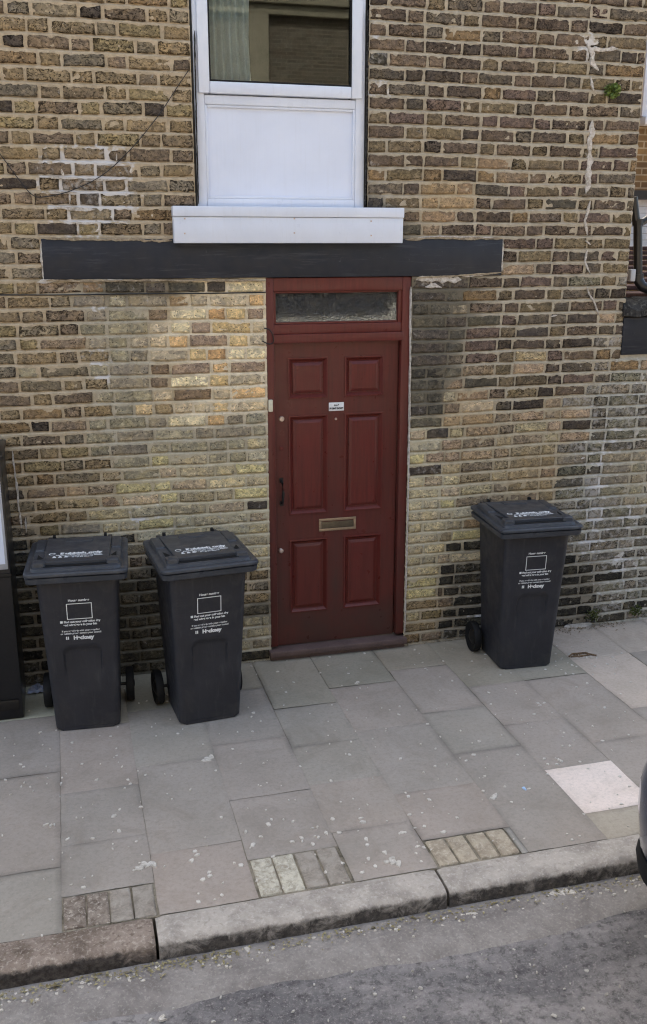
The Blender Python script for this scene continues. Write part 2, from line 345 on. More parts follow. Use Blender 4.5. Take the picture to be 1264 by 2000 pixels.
def zone_weights(X, Z, pw=4.0):
    X = np.atleast_1d(X); Z = np.atleast_1d(Z)
    d2 = (X[:, None]-AX[None, :, 0])**2+((Z[:, None]-AX[None, :, 1])*1.15)**2+.004
    wgt = d2**(-pw/2); out = np.zeros((len(X), len(PK)))
    for i, p in enumerate(AP): out[:, PK.index(p)] += wgt[:, i]
    return out/out.sum(1, keepdims=True)
CRS = .077; Z00 = .0077; JT = .0112
RIGHT = 3.522
WIN = (.772, 1.768, 2.60, 4.42); LIN = (-.075, 2.637, 2.398, 2.612); DOR = (1.155, 2.062, -.1, 2.40)
LOWX, LOWZ = 6.2, 1.885
def holes(z0, z1):
    h = []
    for a, b, c, d in (WIN, LIN, DOR):
        if min(z1, d)-max(z0, c) > .55*(z1-z0): h.append((a, b))
    return h
def sag(x, z): return (fbm(x, z, 1.1, 5)-.5)*.018+(vnoise(x, z, 5, 9)-.5)*.005
bv, bf, bt, bmo, bli, bso, bed = [], [], [], [], [], [], []
def lay_brick(x0, x1, z0, z1):
    global bv
    wd = x1-x0
    if wd < .03: return
    nx = max(4, int(wd/.019)); nz = 5
    u = np.linspace(0, 1, nx+1); v = np.linspace(0, 1, nz+1)
    eu = .0022/wd; u = np.concatenate([[0, eu], u[1:-1], [1-eu, 1]]); ez = .0022/(z1-z0); v = np.concatenate([[0, ez], v[1:-1], [1-ez, 1]])
    U, V = np.meshgrid(u, v); nxx, nzz = len(u), len(v)
    tilt = RS.uniform(-.0015, .0015, 2); rot = RS.uniform(-.006, .006)
    X = x0+U*wd; Z = z0+V*(z1-z0)+(U-.5)*wd*rot
    ed = np.minimum(np.minimum(U*wd, (1-U)*wd), np.minimum(V, 1-V)*(z1-z0))
    # worn arrises: pull the outline in and back unevenly
    er = RS.uniform(.5, 1.6); wob = fbm(X, Z, 38, 3, 2)
    cx, cz = (x0+x1)/2, (z0+z1)/2
    pull = np.exp(-ed/.005)*(wob-.35)*.012*er
    X = X-np.sign(U-.5)*pull*(np.minimum(U, 1-U)*wd < .02); Z = Z-np.sign(V-.5)*pull*(np.minimum(V, 1-V)*(z1-z0) < .02)
    Z = Z+sag(X, Z)
    Y = -.0045+RS.uniform(-.0015, .0015)+(U-.5)*tilt[0]*2+(V-.5)*tilt[1]*2+(fbm(X, Z, 45, 8)-.5)*.006
    Y = Y+np.where(ed <= 1e-9, .0090, np.where(ed < .005, .0006, 0))
    k = len(bv)//3 if False else sum_v[0]
    bv.append(np.stack([X.ravel(), Y.ravel(), Z.ravel()], 1)); n = X.size; sum_v[0] += n
    idx = np.arange(n).reshape(nzz, nxx)+k
    bf.append(np.stack([idx[:-1, :-1].ravel(), idx[:-1, 1:].ravel(), idx[1:, 1:].ravel(), idx[1:, :-1].ravel()], 1))
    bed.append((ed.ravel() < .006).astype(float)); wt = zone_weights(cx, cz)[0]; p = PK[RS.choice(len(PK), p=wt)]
    cols, mc, mo, li, so_ = PAL[p]
    c = np.array(s2l(cols[RS.randint(len(cols))])); k_ = 0 if p == 'Y' else .3; c = c*(1.25 if p in 'BCG' else 1); c = (c*(1-k_)+np.mean([s2l(q) for q in cols], 0)*k_)*RS.uniform(.85, 1.18); c = c*.87+c.mean()*.13
    if RS.rand() < .03 and p in 'ORG': c = np.array(s2l((128, 108, 84)))*RS.uniform(.8, 1.1)
    if RS.rand() < .025 and p in 'ORCYB': c = np.array(s2l((78, 70, 64)))*RS.uniform(.8, 1.1)
    bt.append(np.repeat(c[None], n, 0)); bmo.append(np.full(n, mo*RS.uniform(.5, 1.25)))
    low = np.clip((.16-Z.ravel())/.16, 0, 1)
    for qx, qz, qr, qa in SMEAR: li = li+qa*math.exp(-((cx-qx)**2+(cz-qz)**2)/qr**2)
    bli.append(np.full(n, li+RS.uniform(-.12, .12))+low*.25); bso.append(np.full(n, so_+RS.uniform(-.15, .15)))
sum_v = [0]
SMEAR = [(*W(a, b), r, q) for a, b, r, q in ((130, 340, .13, .28), (215, 325, .1, .25), (185, 390, .16, .28), (1150, 300, .07, .2), (1165, 110, .1, .25), (735, 100, .07, .3), (730, 300, .06, .25), (190, 690, .05, .3), (1160, 950, .06, .4), (1158, 1010, .07, .4), (1155, 1060, .07, .3), (1215, 1080, .1, .25), (1080, 980, .06, .2), (240, 555, .2, .2), (850, 548, .12, .3), (140, 560, .1, .3))]
NC = int(5.2/CRS)
for i in range(-1, NC):
    z0 = Z00+i*CRS+JT/2; z1 = Z00+(i+1)*CRS-JT/2
    xr = RIGHT if z1 > LOWZ else LOWX
    segs = [(-2.6, xr)]
    for a, b in holes(z0, z1):
        ns = []
        for s0, s1 in segs:
            if b <= s0 or a >= s1: ns.append((s0, s1)); continue
            if a > s0: ns.append((s0, a))
            if b < s1: ns.append((b, s1))
        segs = ns
    out = []
    for s0, s1 in segs:          # infill bays beside the door have their own toothed bond
        cuts = []
        if z1 < 2.42:
            cuts = [.13+(.1 if i % 2 else 0)+RS.uniform(-.04, .05), 2.31+(.09 if i % 2 else 0)+RS.uniform(-.03, .03)]
            if z1 < 1.15: cuts[0] += .12
        xs = [s0]+[c for c in cuts if s0 < c < s1]+[s1]
        out += list(zip(xs[:-1], xs[1:]))
    for s0, s1 in out:
        x = s0+JT*.5; hd = (i % 2 == 0)
        x -= (0 if hd else .055) if s0 < -2 else 0
        h0 = .5 if .1 < s0 < 1.1 or 2.0 < s0 < 2.25 else 0
        while x < s1-.02:
            L = .103 if hd else .216
            if h0 and RS.rand() < .25: L = .216 if hd else .103
            L += RS.uniform(-.008, .008); e = min(x+L, s1-JT*.5)
            if s1-e < .05: e = s1-JT*.5
            dz = RS.uniform(-.0018, .0018); lay_brick(x, e, z0+dz, z1+dz+RS.uniform(-.002, .0015))
            x = e+JT*RS.uniform(.75, 1.3); hd = not hd
V = np.concatenate(bv); FQ = np.concatenate(bf)
def np_mesh(name, V, FQ):
    me = bpy.data.meshes.new(name); me.vertices.add(len(V)); me.vertices.foreach_set('co', V.ravel().astype(np.float32))
    me.loops.add(FQ.size); me.loops.foreach_set('vertex_index', FQ.ravel().astype(np.int32))
    me.polygons.add(len(FQ)); me.polygons.foreach_set('loop_start', np.arange(0, FQ.size, 4, dtype=np.int32))
    me.update(calc_edges=True); me.validate(); return me
house = empty('brick_house', (0, 0, 0))
tag(house, 'old brown and yellow stock brick house front with a red panelled door', 'house')
me = np_mesh('wall', V, FQ)
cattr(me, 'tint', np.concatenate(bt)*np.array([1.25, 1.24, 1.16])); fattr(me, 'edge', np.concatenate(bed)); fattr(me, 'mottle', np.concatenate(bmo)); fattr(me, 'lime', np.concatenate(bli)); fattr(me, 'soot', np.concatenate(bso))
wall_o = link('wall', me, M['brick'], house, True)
# mortar bed: a lumpy sheet that half buries the bricks
def mortar_sheet(xa, xb, za, zb, st, name):
    xs = np.arange(xa, xb+1e-6, st); j = JT/2
    off = [-j, -j*.45, j*.1, j*.6, j*1.05, .022, .038, .054]
    zs = np.array([Z00+i*CRS+o_ for i in range(-1, int((zb-Z00)/CRS)) for o_ in off]); ph = np.array([o_ for i in range(-1, int((zb-Z00)/CRS)) for o_ in off])
    X, Z = np.meshgrid(xs, zs); X = X.astype(float); Z = Z.astype(float); PH = np.repeat(ph[:, None], X.shape[1], 1)
    strike = np.where(np.abs(PH) <= JT*.56, (PH/j), 0)*(.0035+.0045*fbm(X, Z, 6, 41))
    Z = Z+sag(X, Z)
    Y = -.0012+(fbm(X, Z, 4, 21)-.5)*.0035+(fbm(X, Z, 40, 22, 2)-.5)*.0065+strike
    n = X.size; idx = np.arange(n).reshape(X.shape)
    fx = (X[:-1, :-1]+X[1:, 1:])/2; fz = (Z[:-1, :-1]+Z[1:, 1:])/2
    keep = np.ones(fx.shape, bool)
    for a, b, c, d in (WIN, DOR): keep &= ~((fx > a) & (fx < b) & (fz > c) & (fz < d))
    keep &= ~((fx > RIGHT-.002) & (fz > LOWZ+.03))
    q = np.stack([idx[:-1, :-1], idx[:-1, 1:], idx[1:, 1:], idx[1:, :-1]], -1)[keep]
    me = np_mesh(name, np.stack([X.ravel(), Y.ravel(), Z.ravel()], 1), q)
    wt = zone_weights(X.ravel(), Z.ravel(), 4)
    mc = np.array([s2l(PAL[p][1]) for p in PK])*np.array([1.22, 1.27, 1.34]); li = np.array([PAL[p][3] for p in PK]); so_ = np.array([PAL[p][4]*.45 for p in PK])
    cattr(me, 'tint', wt@mc)
    L = wt@li; S = wt@so_
    def blob(px, py, r, a):
        x, z = W(px, py); return a*np.exp(-(((X.ravel()-x)**2+(Z.ravel()-z)**2)/r**2))
    for px, py, r, a in ((130, 345, .16, .9), (215, 320, .12, .8), (180, 380, .16, .8), (230, 400, .13, .6), (150, 440, .12, .5), (190, 700, .07, .8), (200, 740, .06, .8), (190, 600, .07, .5),
                         (730, 60, .1, .5), (740, 180, .1, .6), (1165, 950, .06, .7), (1160, 1010, .07, .7), (1168, 900, .05, .6), (1210, 1100, .12, .35), (1190, 860, .10, .3), (1150, 1060, .08, .6), (1225, 1010, .1, .4), (930, 1200, .06, .5), (1150, 90, .1, .8), (320, 1010, .1, .3), (270, 1010, .06, .7)):
        L += blob(px, py, r, a)
    S += np.clip((.05-Z.ravel())/.08, 0, 1)*.5
    fattr(me, 'lime', L); fattr(me, 'soot', S)
    return link(name, me, M['mortar'], house, True)
mortar_sheet(-2.6, LOWX, -.08, 5.2, .0115, 'mortar')
# building mass behind the face
b = MB(); T = .24
b.box(-2.6, WIN[0], .02, T, -.1, 5.2).box(WIN[1], RIGHT-.01, .02, T, 2.4, 5.2).box(WIN[0], WIN[1], .02, T, 2.4, WIN[2]).box(WIN[0], WIN[1], .012, T, WIN[3], 5.2)
b.box(DOR[1], LOWX, .02, T, -.1, 1.88).box(DOR[1], RIGHT-.01, .02, T, 1.88, 2.4).box(WIN[0], DOR[0], .02, T, -.1, 2.4)
b.build('inner_wall', M['mortar'], house)
MB().box(-14, RIGHT-.004, -.004, 8, 5.2, 9).build('upper_wall', M['far'], house)
MB().box(RIGHT-.03, RIGHT-.004, .012, 8, 1.9, 5.2).build('side_wall', M['far'], house)
MB().box(-14, -2.6, .01, .3, -.1, 5.19).box(-14, RIGHT-.03, 7.9, 8, 0, 5.19).build('rear_wall', M['far'], house)
r_ = MB(); r_.box(-.4, 3.3, 2.4, 2.42, 2.2, 4.9).box(-.4, 3.3, .3, 2.4, 4.88, 4.9).box(-.4, 3.3, .3, 2.4, 2.2, 2.22).box(-.42, -.4, .3, 2.4, 2.2, 4.9).box(3.3, 3.32, .3, 2.4, 2.2, 4.9)
r_.build('room_lining', M['room'], house)
# ------------------------------------------------------------------ lintel, white filler strips
lt = MB().box(LIN[0], LIN[1], -.013, .015, LIN[2], LIN[3]).build('lintel', M['lintel'], house, .003)
lt['label'] = 'long slate black painted lintel board above the red door'
def strip(pts, wd, seed, name='mortar_patch', mat='filler', Y=-.012, jag=.5):
    """uneven smear of filler along a line on the wall; pts in photo pixels on the wall plane"""
    P = [Vector((W(*p)[0], 0, W(*p)[1])) for p in pts]; out = []
    for a, b in zip(P[:-1], P[1:]):
        n = max(2, int((b-a).length/.012))
        for k in range(n): out.append(a.lerp(b, k/n))
    out.append(P[-1]); n = len(out); rr = random.Random(seed); mb = MB(); L, R_ = [], []
    for i, p in enumerate(out):
        d = (out[min(i+1, n-1)]-out[max(i-1, 0)]).normalized(); nn = Vector((-d.z, 0, d.x))
        e = min(1, (i+.4)/3, (n-1-i+.4)/3)
        n1_ = float(.75*vnoise(i, 0, .33, seed)+.25*rr.random()); n2_ = float(.75*vnoise(i, 0, .33, seed+50)+.25*rr.random()); wl = wd*.5*(1-jag+2*jag*n1_)*e; wr = wd*.5*(1-jag+2*jag*n2_)*e
        L.append(p+nn*wl); R_.append(p-nn*wr)
    loops = []
    for i in range(n):
        mid = (L[i]+R_[i])/2; hgt = Y+rr.uniform(-.001, .002)
        loops.append([(L[i].x, .004, L[i].z), (L[i].lerp(mid, .35).x, hgt, L[i].lerp(mid, .35).z), (R_[i].lerp(mid, .35).x, hgt, R_[i].lerp(mid, .35).z), (R_[i].x, .004, R_[i].z)])
    mb.loft(loops); return mb.build(name, M[mat], house, 0, True)
M['pointing'] = mat_rough('pointing', (166, 150, 126), (120, 106, 88), (196, 182, 158), 20, 70, .8, .6)
strip([(84, 466), (140, 467), (200, 468), (270, 469), (336, 470)], .020, 101, mat='pointing', Y=-.018, jag=.8)
strip([(790, 468), (850, 465), (930, 466), (980, 466)], .018, 102, mat='pointing', Y=-.018, jag=.8)
strip([(90, 548), (200, 548), (320, 547), (430, 548), (519, 548)], .014, 103, mat='pointing', Y=-.017, jag=.85)
strip([(806, 543), (880, 539), (978, 532)], .014, 104, mat='pointing', Y=-.017, jag=.85)
strip([(81, 470), (84, 505), (87, 548)], .028, 1)
strip([(72, 551), (90, 549), (110, 549)], .03, 2); strip([(160, 549), (200, 546), (250, 548)], .012, 3); strip([(100, 466), (180, 468), (260, 470), (330, 469)], .012, 4)
strip([(981, 467), (980, 500), (979, 530)], .018, 5); strip([(800, 466), (860, 462), (920, 463), (975, 466)], .012, 6)
strip([(812, 546), (850, 543), (900, 546)], .045, 7, jag=.7); strip([(830, 560), (850, 556), (862, 562)], .03, 8, jag=.8); strip([(900, 541), (940, 537), (975, 533)], .012, 9)
strip([(802, 560), (801, 700), (799, 850), (796, 1000), (793, 1120), (790, 1235)], .011, 10, 'sealant_line', jag=.45)
strip([(718, 20), (716, 200), (713, 400)], .008, 12, 'sealant_line', 'lead', jag=.6)
strip([(380, 60), (384, 250), (388, 398)], .007, 13, 'sealant_line', 'lead', jag=.6)
for k, (pts, wd) in enumerate([([(1146, 85), (1158, 105), (1155, 125), (1168, 138)], .03), ([(1152, 150), (1158, 178)], .022), ([(1156, 235), (1155, 262), (1150, 290), (1153, 310), (1148, 345), (1149, 362), (1143, 378)], .036),
        ([(1152, 392), (1147, 415), (1142, 430), (1146, 460)], .016), ([(1142, 470), (1152, 478)], .022), ([(1146, 488), (1142, 512), (1152, 535)], .014), ([(1145, 560), (1150, 575), (1160, 590), (1168, 615)], .012),
        ([(1150, 95), (1175, 98), (1206, 95)], .022), ([(1075, 618), (1088, 615)], .022), ([(1134, 896), (1141, 893)], .022)]):
    strip(pts, wd*1.15, 30+k, 'filler_streak', jag=.7)
for k, (a, b, wd) in enumerate([((95, 345), (160, 348), .016), ((120, 330), (125, 345), .03), ((163, 352), (248, 350), .012), ((110, 405), (185, 410), .02), ((136, 372), (136, 400), .018), ((140, 434), (190, 436), .014), ((205, 323), (250, 322), .014), ((100, 374), (150, 376), .012), ((228, 300), (228, 320), .016)]):
    strip([a, ((a[0]+b[0])/2, (a[1]+b[1])/2+1), b], wd, 60+k, jag=.6)
strip([(24, 880), (34, 960), (42, 1030)], .012, 90, jag=.8); strip([(50, 1010), (52, 1040)], .014, 91, jag=.8)
# ------------------------------------------------------------------ window
def wx(px, py, Y=0): return W(px, py, Y)[0]
def wz(px, py, Y=0): return W(px, py, Y)[1]
fy = .012                                   # face of the frame
X0, X1 = wx(386, 380, fy), wx(711, 380, fy); ZB = wz(550, 405, fy); ZT = 4.40
Zm0, Zm1 = wz(550, 207, fy), wz(550, 170, fy)   # transom band
fw = .055
f = MB()
f.box(X0, X0+fw, fy, fy+.07, ZB, ZT).box(X1-fw, X1, fy, fy+.07, ZB, ZT)
f.box(X0+fw, X1-fw, fy+.001, fy+.069, ZB, ZB+.045).box(X0+fw, X1-fw, fy+.001, fy+.069, ZT-.055, ZT).box(X0+fw, X1-fw, fy+.001, fy+.069, Zm0-.004, Zm0+.045)
win = f.build('window', M['upvc'], house, .006)
win['label'] = 'white framed window with a clear pane above a blank white panel'
# opening casement proud of the frame
s_ = MB(); cy = fy-.02; a, bb, c, d = X0+.022, X1-.022, Zm0+.05, ZT-.02; k = .062
s_.box(a, a+k, cy, cy+.06, c, d).box(bb-k, bb, cy, cy+.06, c, d).box(a+k, bb-k, cy+.001, cy+.059, c, c+k).box(a+k, bb-k, cy+.001, cy+.059, d-k, d)
s_.build('casement_frame', M['upvc'], win, .008)
g_ = MB(); g_.box(a+k-.004, a+k+.008, cy+.006, cy+.02, c+k, d-k).box(bb-k-.008, bb-k+.004, cy+.006, cy+.02, c+k, d-k).box(a+k+.008, bb-k-.008, cy+.006, cy+.02, c+k-.004, c+k+.008)
g_.build('gasket', M['rubber'], win)
MB().box(a+k-.003, bb-k+.003, cy+.022, cy+.03, c+k-.003, d-k+.003).build('pane', M['glass'], win)
MB().box(X0+fw-.005, X1-fw+.005, fy+.02, fy+.04, ZB+.04, Zm0).build('blank_panel', M['panel'], win)
bd = MB(); e = .014; xa, xb, za, zb = X0+fw, X1-fw, ZB+.045, Zm0-.004
bd.box(xa, xa+e, fy+.006, fy+.022, za, zb).box(xb-e, xb, fy+.006, fy+.022, za, zb).box(xa+e, xb-e, fy+.007, fy+.022, za, za+e).box(xa+e, xb-e, fy+.007, fy+.022, zb-e, zb)
bd.build('glazing_bead', M['upvc'], win, .004)
for a_, b_ in ((WIN[0]-.01, X0), (X1, WIN[1]+.01)): MB().box(a_, b_, .02, .08, 2.6, ZT).build('frame_packer', M['dark'], win)
# sill
sy = -.065
xs0, xs1 = wx(339, 430, sy), wx(788, 430, sy); zt, zb2 = wz(560, 404, sy), wz(560, 475, sy); zmid = wz(560, 424, sy)
s_ = MB(); s_.box(xs0-.003, xs1+.003, sy-.008, fy+.02, zmid, zt).box(xs0, xs1, sy, .0, zb2, zmid-.001)
sill = s_.build('window_sill', M['upvc'], house, .004)
for px, py in ((361, 427), (361, 456), (575, 427), (575, 455), (725, 432), (725, 460)):
    x, z = W(px, py, sy); MB().box(x-.004, x+.004, sy-.002, sy+.002, z-.004, z+.004).build('screw_cap', M['steel'], sill)
# curtain behind the pane
cur = MB(); n = 70; loops = []
cx0, cx1 = X0+.02, X0+.36
for j in range(9):
    z = 3.2+j*.16; row = []
    for i in range(n+1):
        t = i/n; row.append((cx0+(cx1-cx0)*t*(1-.12*math.sin(j*.5)), .10+.022*math.sin(t*46+j*.25)+.012*math.sin(t*17), z))
    loops.append(row)
v = [p for r in loops for p in r]; fc = [(j*(n+1)+i, j*(n+1)+i+1, (j+1)*(n+1)+i+1, (j+1)*(n+1)+i) for j in range(8) for i in range(n)]
me = bpy.data.meshes.new('net_curtain'); me.from_pydata(v, [], fc)
cu = link('net_curtain', me, M['fabric'], None, True); md = cu.modifiers.new('s', 'SOLIDIFY'); md.thickness = .002
tag(cu, 'pale pleated curtain hanging inside the window behind the clear pane', 'curtain')
# ------------------------------------------------------------------ door frame and door
dy = .004
dX0, dX1 = DOR[0]+.002, DOR[1]-.004
jw = .05
zsill = .085
lz1 = wz(660, 669, .045)            # top of leaf
tz0, tz1 = wz(660, 668, dy), wz(660, 632, dy)   # transom
fan_t = wz(660, 568, dy)
fr = MB()
fr.box(dX0, dX0+jw, dy, .10, zsill, 2.395).box(dX1-jw-.005, dX1, dy, .10, zsill, 2.395)
fr.box(dX0+jw, dX1-jw-.005, dy+.001, .10, fan_t, 2.395)
dfr = fr.build('door_frame', M['door'], house, .004); 
tr = MB(); tr.box(dX0+jw-.012, dX1-jw+.006, dy-.006, .09, tz0, tz0+(tz1-tz0)*.48).box(dX0+jw-.01, dX1-jw+.004, dy+.006, .09, tz0+(tz1-tz0)*.48, tz1)
tr.build('transom', M['door'], dfr, .004)
lb = MB(); lb.box(dX0+jw, dX0+jw+.016, .02, .05, tz1, fan_t).box(dX1-jw-.028, dX1-jw-.005, .014, .05, tz1, fan_t).box(dX0+jw+.016, dX1-jw-.028, .021, .05, tz1, tz1+.012).box(dX0+jw+.016, dX1-jw-.028, .021, .05, fan_t-.012, fan_t)
lb.build('fanlight_bead', M['door'], dfr, .003)
MB().box(dX0+jw+.01, dX1-jw-.02, .046, .052, tz1+.005, fan_t-.005).build('fanlight_pane', M['obscure'], dfr)
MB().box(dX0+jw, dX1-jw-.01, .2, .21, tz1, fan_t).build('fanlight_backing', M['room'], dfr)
th = MB(); th.box(dX0-.012, dX1+.012, -.045, .09, .028, .068).box(dX0-.004, dX1+.004, -.02, .08, -.02, .028)
th.build('threshold', paint('worn_step_paint', (100, 82, 78), .6, .3, 8), dfr, .006)
lx0, lx1 = dX0+jw+.004, dX1-jw-.010; ly = .045; lz0 = .075
def wear_attr(o, f):
    co = np.zeros(len(o.data.vertices)*3, np.float32); o.data.vertices.foreach_get('co', co); co = co.reshape(-1, 3)
    fattr(o.data, 'wear', f(co))
def px2(x, y): return W(x, y, ly)
pans = [((566, 700, 639, 775), ), ((674, 697, 747, 772), ), ((566, 812, 637, 1000), ), ((674, 808, 745, 995), ), ((567, 1053, 638, 1192), ), ((674, 1047, 742, 1182), )]
rects = []
for (a0, b0, a1, b1), in pans:
    c0 = px2(a0, (b0+b1)/2)[0]; c1 = px2(a1, (b0+b1)/2)[0]; z1_ = px2((a0+a1)/2, b0)[1]; z0_ = px2((a0+a1)/2, b1)[1]
    rects.append([c0, c1, z0_, z1_])
for i in range(0, 6, 2):     # panels of a row line up
    z0_ = (rects[i][2]+rects[i+1][2])/2; z1_ = (rects[i][3]+rects[i+1][3])/2
    for j in (i, i+1): rects[j][2] = z0_; rects[j][3] = z1_
for col in (0, 1):
    a_ = sum(rects[i][0] for i in (col, col+2, col+4))/3; b_ = sum(rects[i][1] for i in (col, col+2, col+4))/3
    for i in (col, col+2, col+4): rects[i][0] = a_; rects[i][1] = b_
# front skin as a grid, panels sunk and fielded
xsg = sorted({lx0, lx1, *[r[0] for r in rects], *[r[1] for r in rects]}); zsg = sorted({lz0, lz1+.01, *[r[2] for r in rects], *[r[3] for r in rects]})
def refine(a, st):
    o = []
    for p, q in zip(a[:-1], a[1:]):
        n = max(1, int((q-p)/st)); o += [p+(q-p)*k/n for k in range(n)]
    return o+[a[-1]]
xsg = refine(xsg, .06); zsg = refine(zsg, .06)
leaf = MB(); idx = {}
def vid(x, z, y=ly):
    key = (round(x, 5), round(z, 5), round(y, 5))
    if key not in idx: idx[key] = len(leaf.v); leaf.v.append((x, y, z))
    return idx[key]
def inrect(x, z): return any(r[0]-1e-6 < x < r[1]+1e-6 and r[2]-1e-6 < z < r[3]+1e-6 for r in rects)
for i in range(len(xsg)-1):
    for j in range(len(zsg)-1):
        if not inrect((xsg[i]+xsg[i+1])/2, (zsg[j]+zsg[j+1])/2):
            leaf.f.append((vid(xsg[i], zsg[j]), vid(xsg[i+1], zsg[j]), vid(xsg[i+1], zsg[j+1]), vid(xsg[i], zsg[j+1])))
leaf.box(lx0, lx1, ly+.022, ly+.054, lz0, lz1+.01)
leaf.box(lx0, lx0+.001, ly, ly+.022, lz0, lz1+.01).box(lx1-.001, lx1, ly, ly+.022, lz0, lz1+.01)
door = leaf.build('door', M['door'], house)
door['label'] = 'dark red brown six panelled front door, browner and worn at the bottom'
wear_attr(door, lambda c: np.clip(np.clip((.36-c[:, 2])/.22, 0, 1)+np.clip((1.3-c[:, 2])/.9, 0, 1)*.55*(np.abs(c[:, 0]-(rects[0][1]+rects[1][0])/2) < .05)+.6*np.clip((lx0+.09-c[:, 0])/.05, 0, 1)*np.clip((1.2-c[:, 2])/.5, 0, 1)+.5, 0, 1))
for x0, x1, z0, z1 in rects:
    prof = [(-.007, .0), (-.006, -.006), (.001, -.007), (.018, .015), (.023, .016), (.025, .010), (.043, .002), (.046, .002)]
    pm = MB(); loops = []
    for ins, dep in prof: loops.append([(x0+ins, ly+dep, z0+ins), (x1-ins, ly+dep, z0+ins), (x1-ins, ly+dep, z1-ins), (x0+ins, ly+dep, z1-ins)])
    pm.loft(loops, False, True); o = pm.build('door_panel', M['door'], door)
for o in bpy.data.objects:
    if o.type == 'MESH' and o.data.materials and o.data.materials[0] == M['door'] and 'wear' not in o.data.attributes:
        wear_attr(o, lambda c: np.clip(.3+np.clip((.22-c[:, 2])/.2, 0, 1)*.6, 0, 1))
# door furniture
def disc(name, mat, px, py, r, dep, parent, prof=None, Y=ly):
    x, z = W(px, py, Y); prof = prof or [(r, 0), (r, -dep*.6), (r*.8, -dep), (0.001, -dep)]
    loops = [[(x+q*math.cos(t), Y+h, z+q*math.sin(t)) for t in [2*math.pi*k/16 for k in range(16)]] for q, h in prof]
    return MB().loft(loops).build(name, mat, parent, 0, True)
disc('door_lock', M['steel'], 550, 818, .017, .012, door)
disc('lock_escutcheon', M['door'], 550, 875, .013, .006, door)
disc('spyhole', M['steel'], 656, 818, .008, .008, door)
disc('door_knob', M['steel'], 548, 1074, .014, .03, door, [(.012, 0), (.007, -.008), (.013, -.018), (.015, -.026), (.009, -.034), (.001, -.035)])
hx, hz0 = W(550, 983, ly); _, hz1 = W(550, 938, ly)
h = MB(); h.tube([(hx, ly, hz1), (hx, ly-.03, hz1-.012), (hx+.004, ly-.04, (hz0+hz1)/2), (hx, ly-.03, hz0+.012), (hx, ly, hz0)], [.007, .007, .009, .007, .007], 10)
h.box(hx-.012, hx+.012, ly-.005, ly+.001, hz1-.014, hz1+.016).box(hx-.012, hx+.012, ly-.005, ly+.001, hz0-.016, hz0+.014)
h.build('door_handle', M['dark'], door, 0, True)
lxA, lzA = W(623, 1037, ly); lxB, lzB = W(695, 1010, ly); lzA = W(659, 1035, ly)[1]; lzB = W(659, 1011, ly)[1]
lb = MB(); q = .016; lb.box(lxA, lxB, ly-.007, ly+.001, lzA, lzA+q).box(lxA, lxB, ly-.007, ly+.001, lzB-q, lzB).box(lxA, lxA+q, ly-.0065, ly+.001, lzA+q, lzB-q).box(lxB-q, lxB, ly-.0065, ly+.001, lzA+q, lzB-q)
lbox = lb.build('letterbox', M['brass'], door, .002)
MB().box(lxA+q, lxB-q, ly-.002, ly+.002, lzA+q, lzB-q).build('letterbox_flap', paint('dull_flap', (96, 88, 70), .4, .3, 30, .5, .5), door, .0015) if False else None
fl = MB().box(lxA+q+.001, lxB-q-.001, ly-.003, ly+.001, lzA+q+.001, lzB-q-.006).build('letterbox_flap', paint('dull_flap', (104, 92, 74), .4, .3, 30, .5, .5), door, .001)
pc = W(657, 794, ly); pl = MB().box(pc[0]-.048, pc[0]+.048, ly-.003, ly+.0005, pc[1]-.026, pc[1]+.026).build('door_notice', M['white'], door, .001)
tv, tf = text_mesh([('4A-B', pc[0], pc[1]+.004, .016, .0006, 'CENTER'), ('FRONT DOOR', pc[0], pc[1]-.015, .0135, .0012, 'CENTER')], Matrix.Translation((0, ly-.0045, 0)))
MB().add(tv, tf).build('notice_lettering', M['ink'], door)
bx, bz = W(528, 792, dy); MB().box(bx-.013, bx+.013, dy-.018, dy, bz-.036, bz+.036).build('doorbell', M['cream'], dfr, .004)
# ------------------------------------------------------------------ cables on the wall
def cable(pts, r, name, label, Y=-.016, mat='dark'):
    P = [Vector((W(x, y, Y)[0], Y, W(x, y, Y)[1])) for x, y in pts]; out = []
    for i in range(len(P)-1):
        p0, p1, p2, p3 = P[max(i-1, 0)], P[i], P[i+1], P[min(i+2, len(P)-1)]
        for k in range(8):
            t = k/8; out.append(.5*((2*p1)+(-p0+p2)*t+(2*p0-5*p1+4*p2-p3)*t*t+(-p0+3*p1-3*p2+p3)*t**3))
    out.append(P[-1]); return tag(MB().tube(out, r, 6).build(name, M[mat], None, 0, True), label, 'cable')
cable([(-60, 230), (0, 301), (35, 348), (64, 381), (90, 384), (140, 372), (200, 342), (255, 292), (310, 225), (345, 172), (368, 138)], .0026, 'wall_cable', 'thin black cable sagging across the brickwork left of the window')
cable([(-80, 576), (0, 576), (120, 576), (260, 574), (400, 573), (519, 571)], .0036, 'wall_cable', 'straight dark cable running level along the mortar joint left of the fanlight', -.011)
cable([(516, 641), (526, 644), (533, 655), (534, 668), (526, 672), (512, 666)], .0036, 'wall_cable', 'short looped cable at the upper left corner of the door frame', -.014)
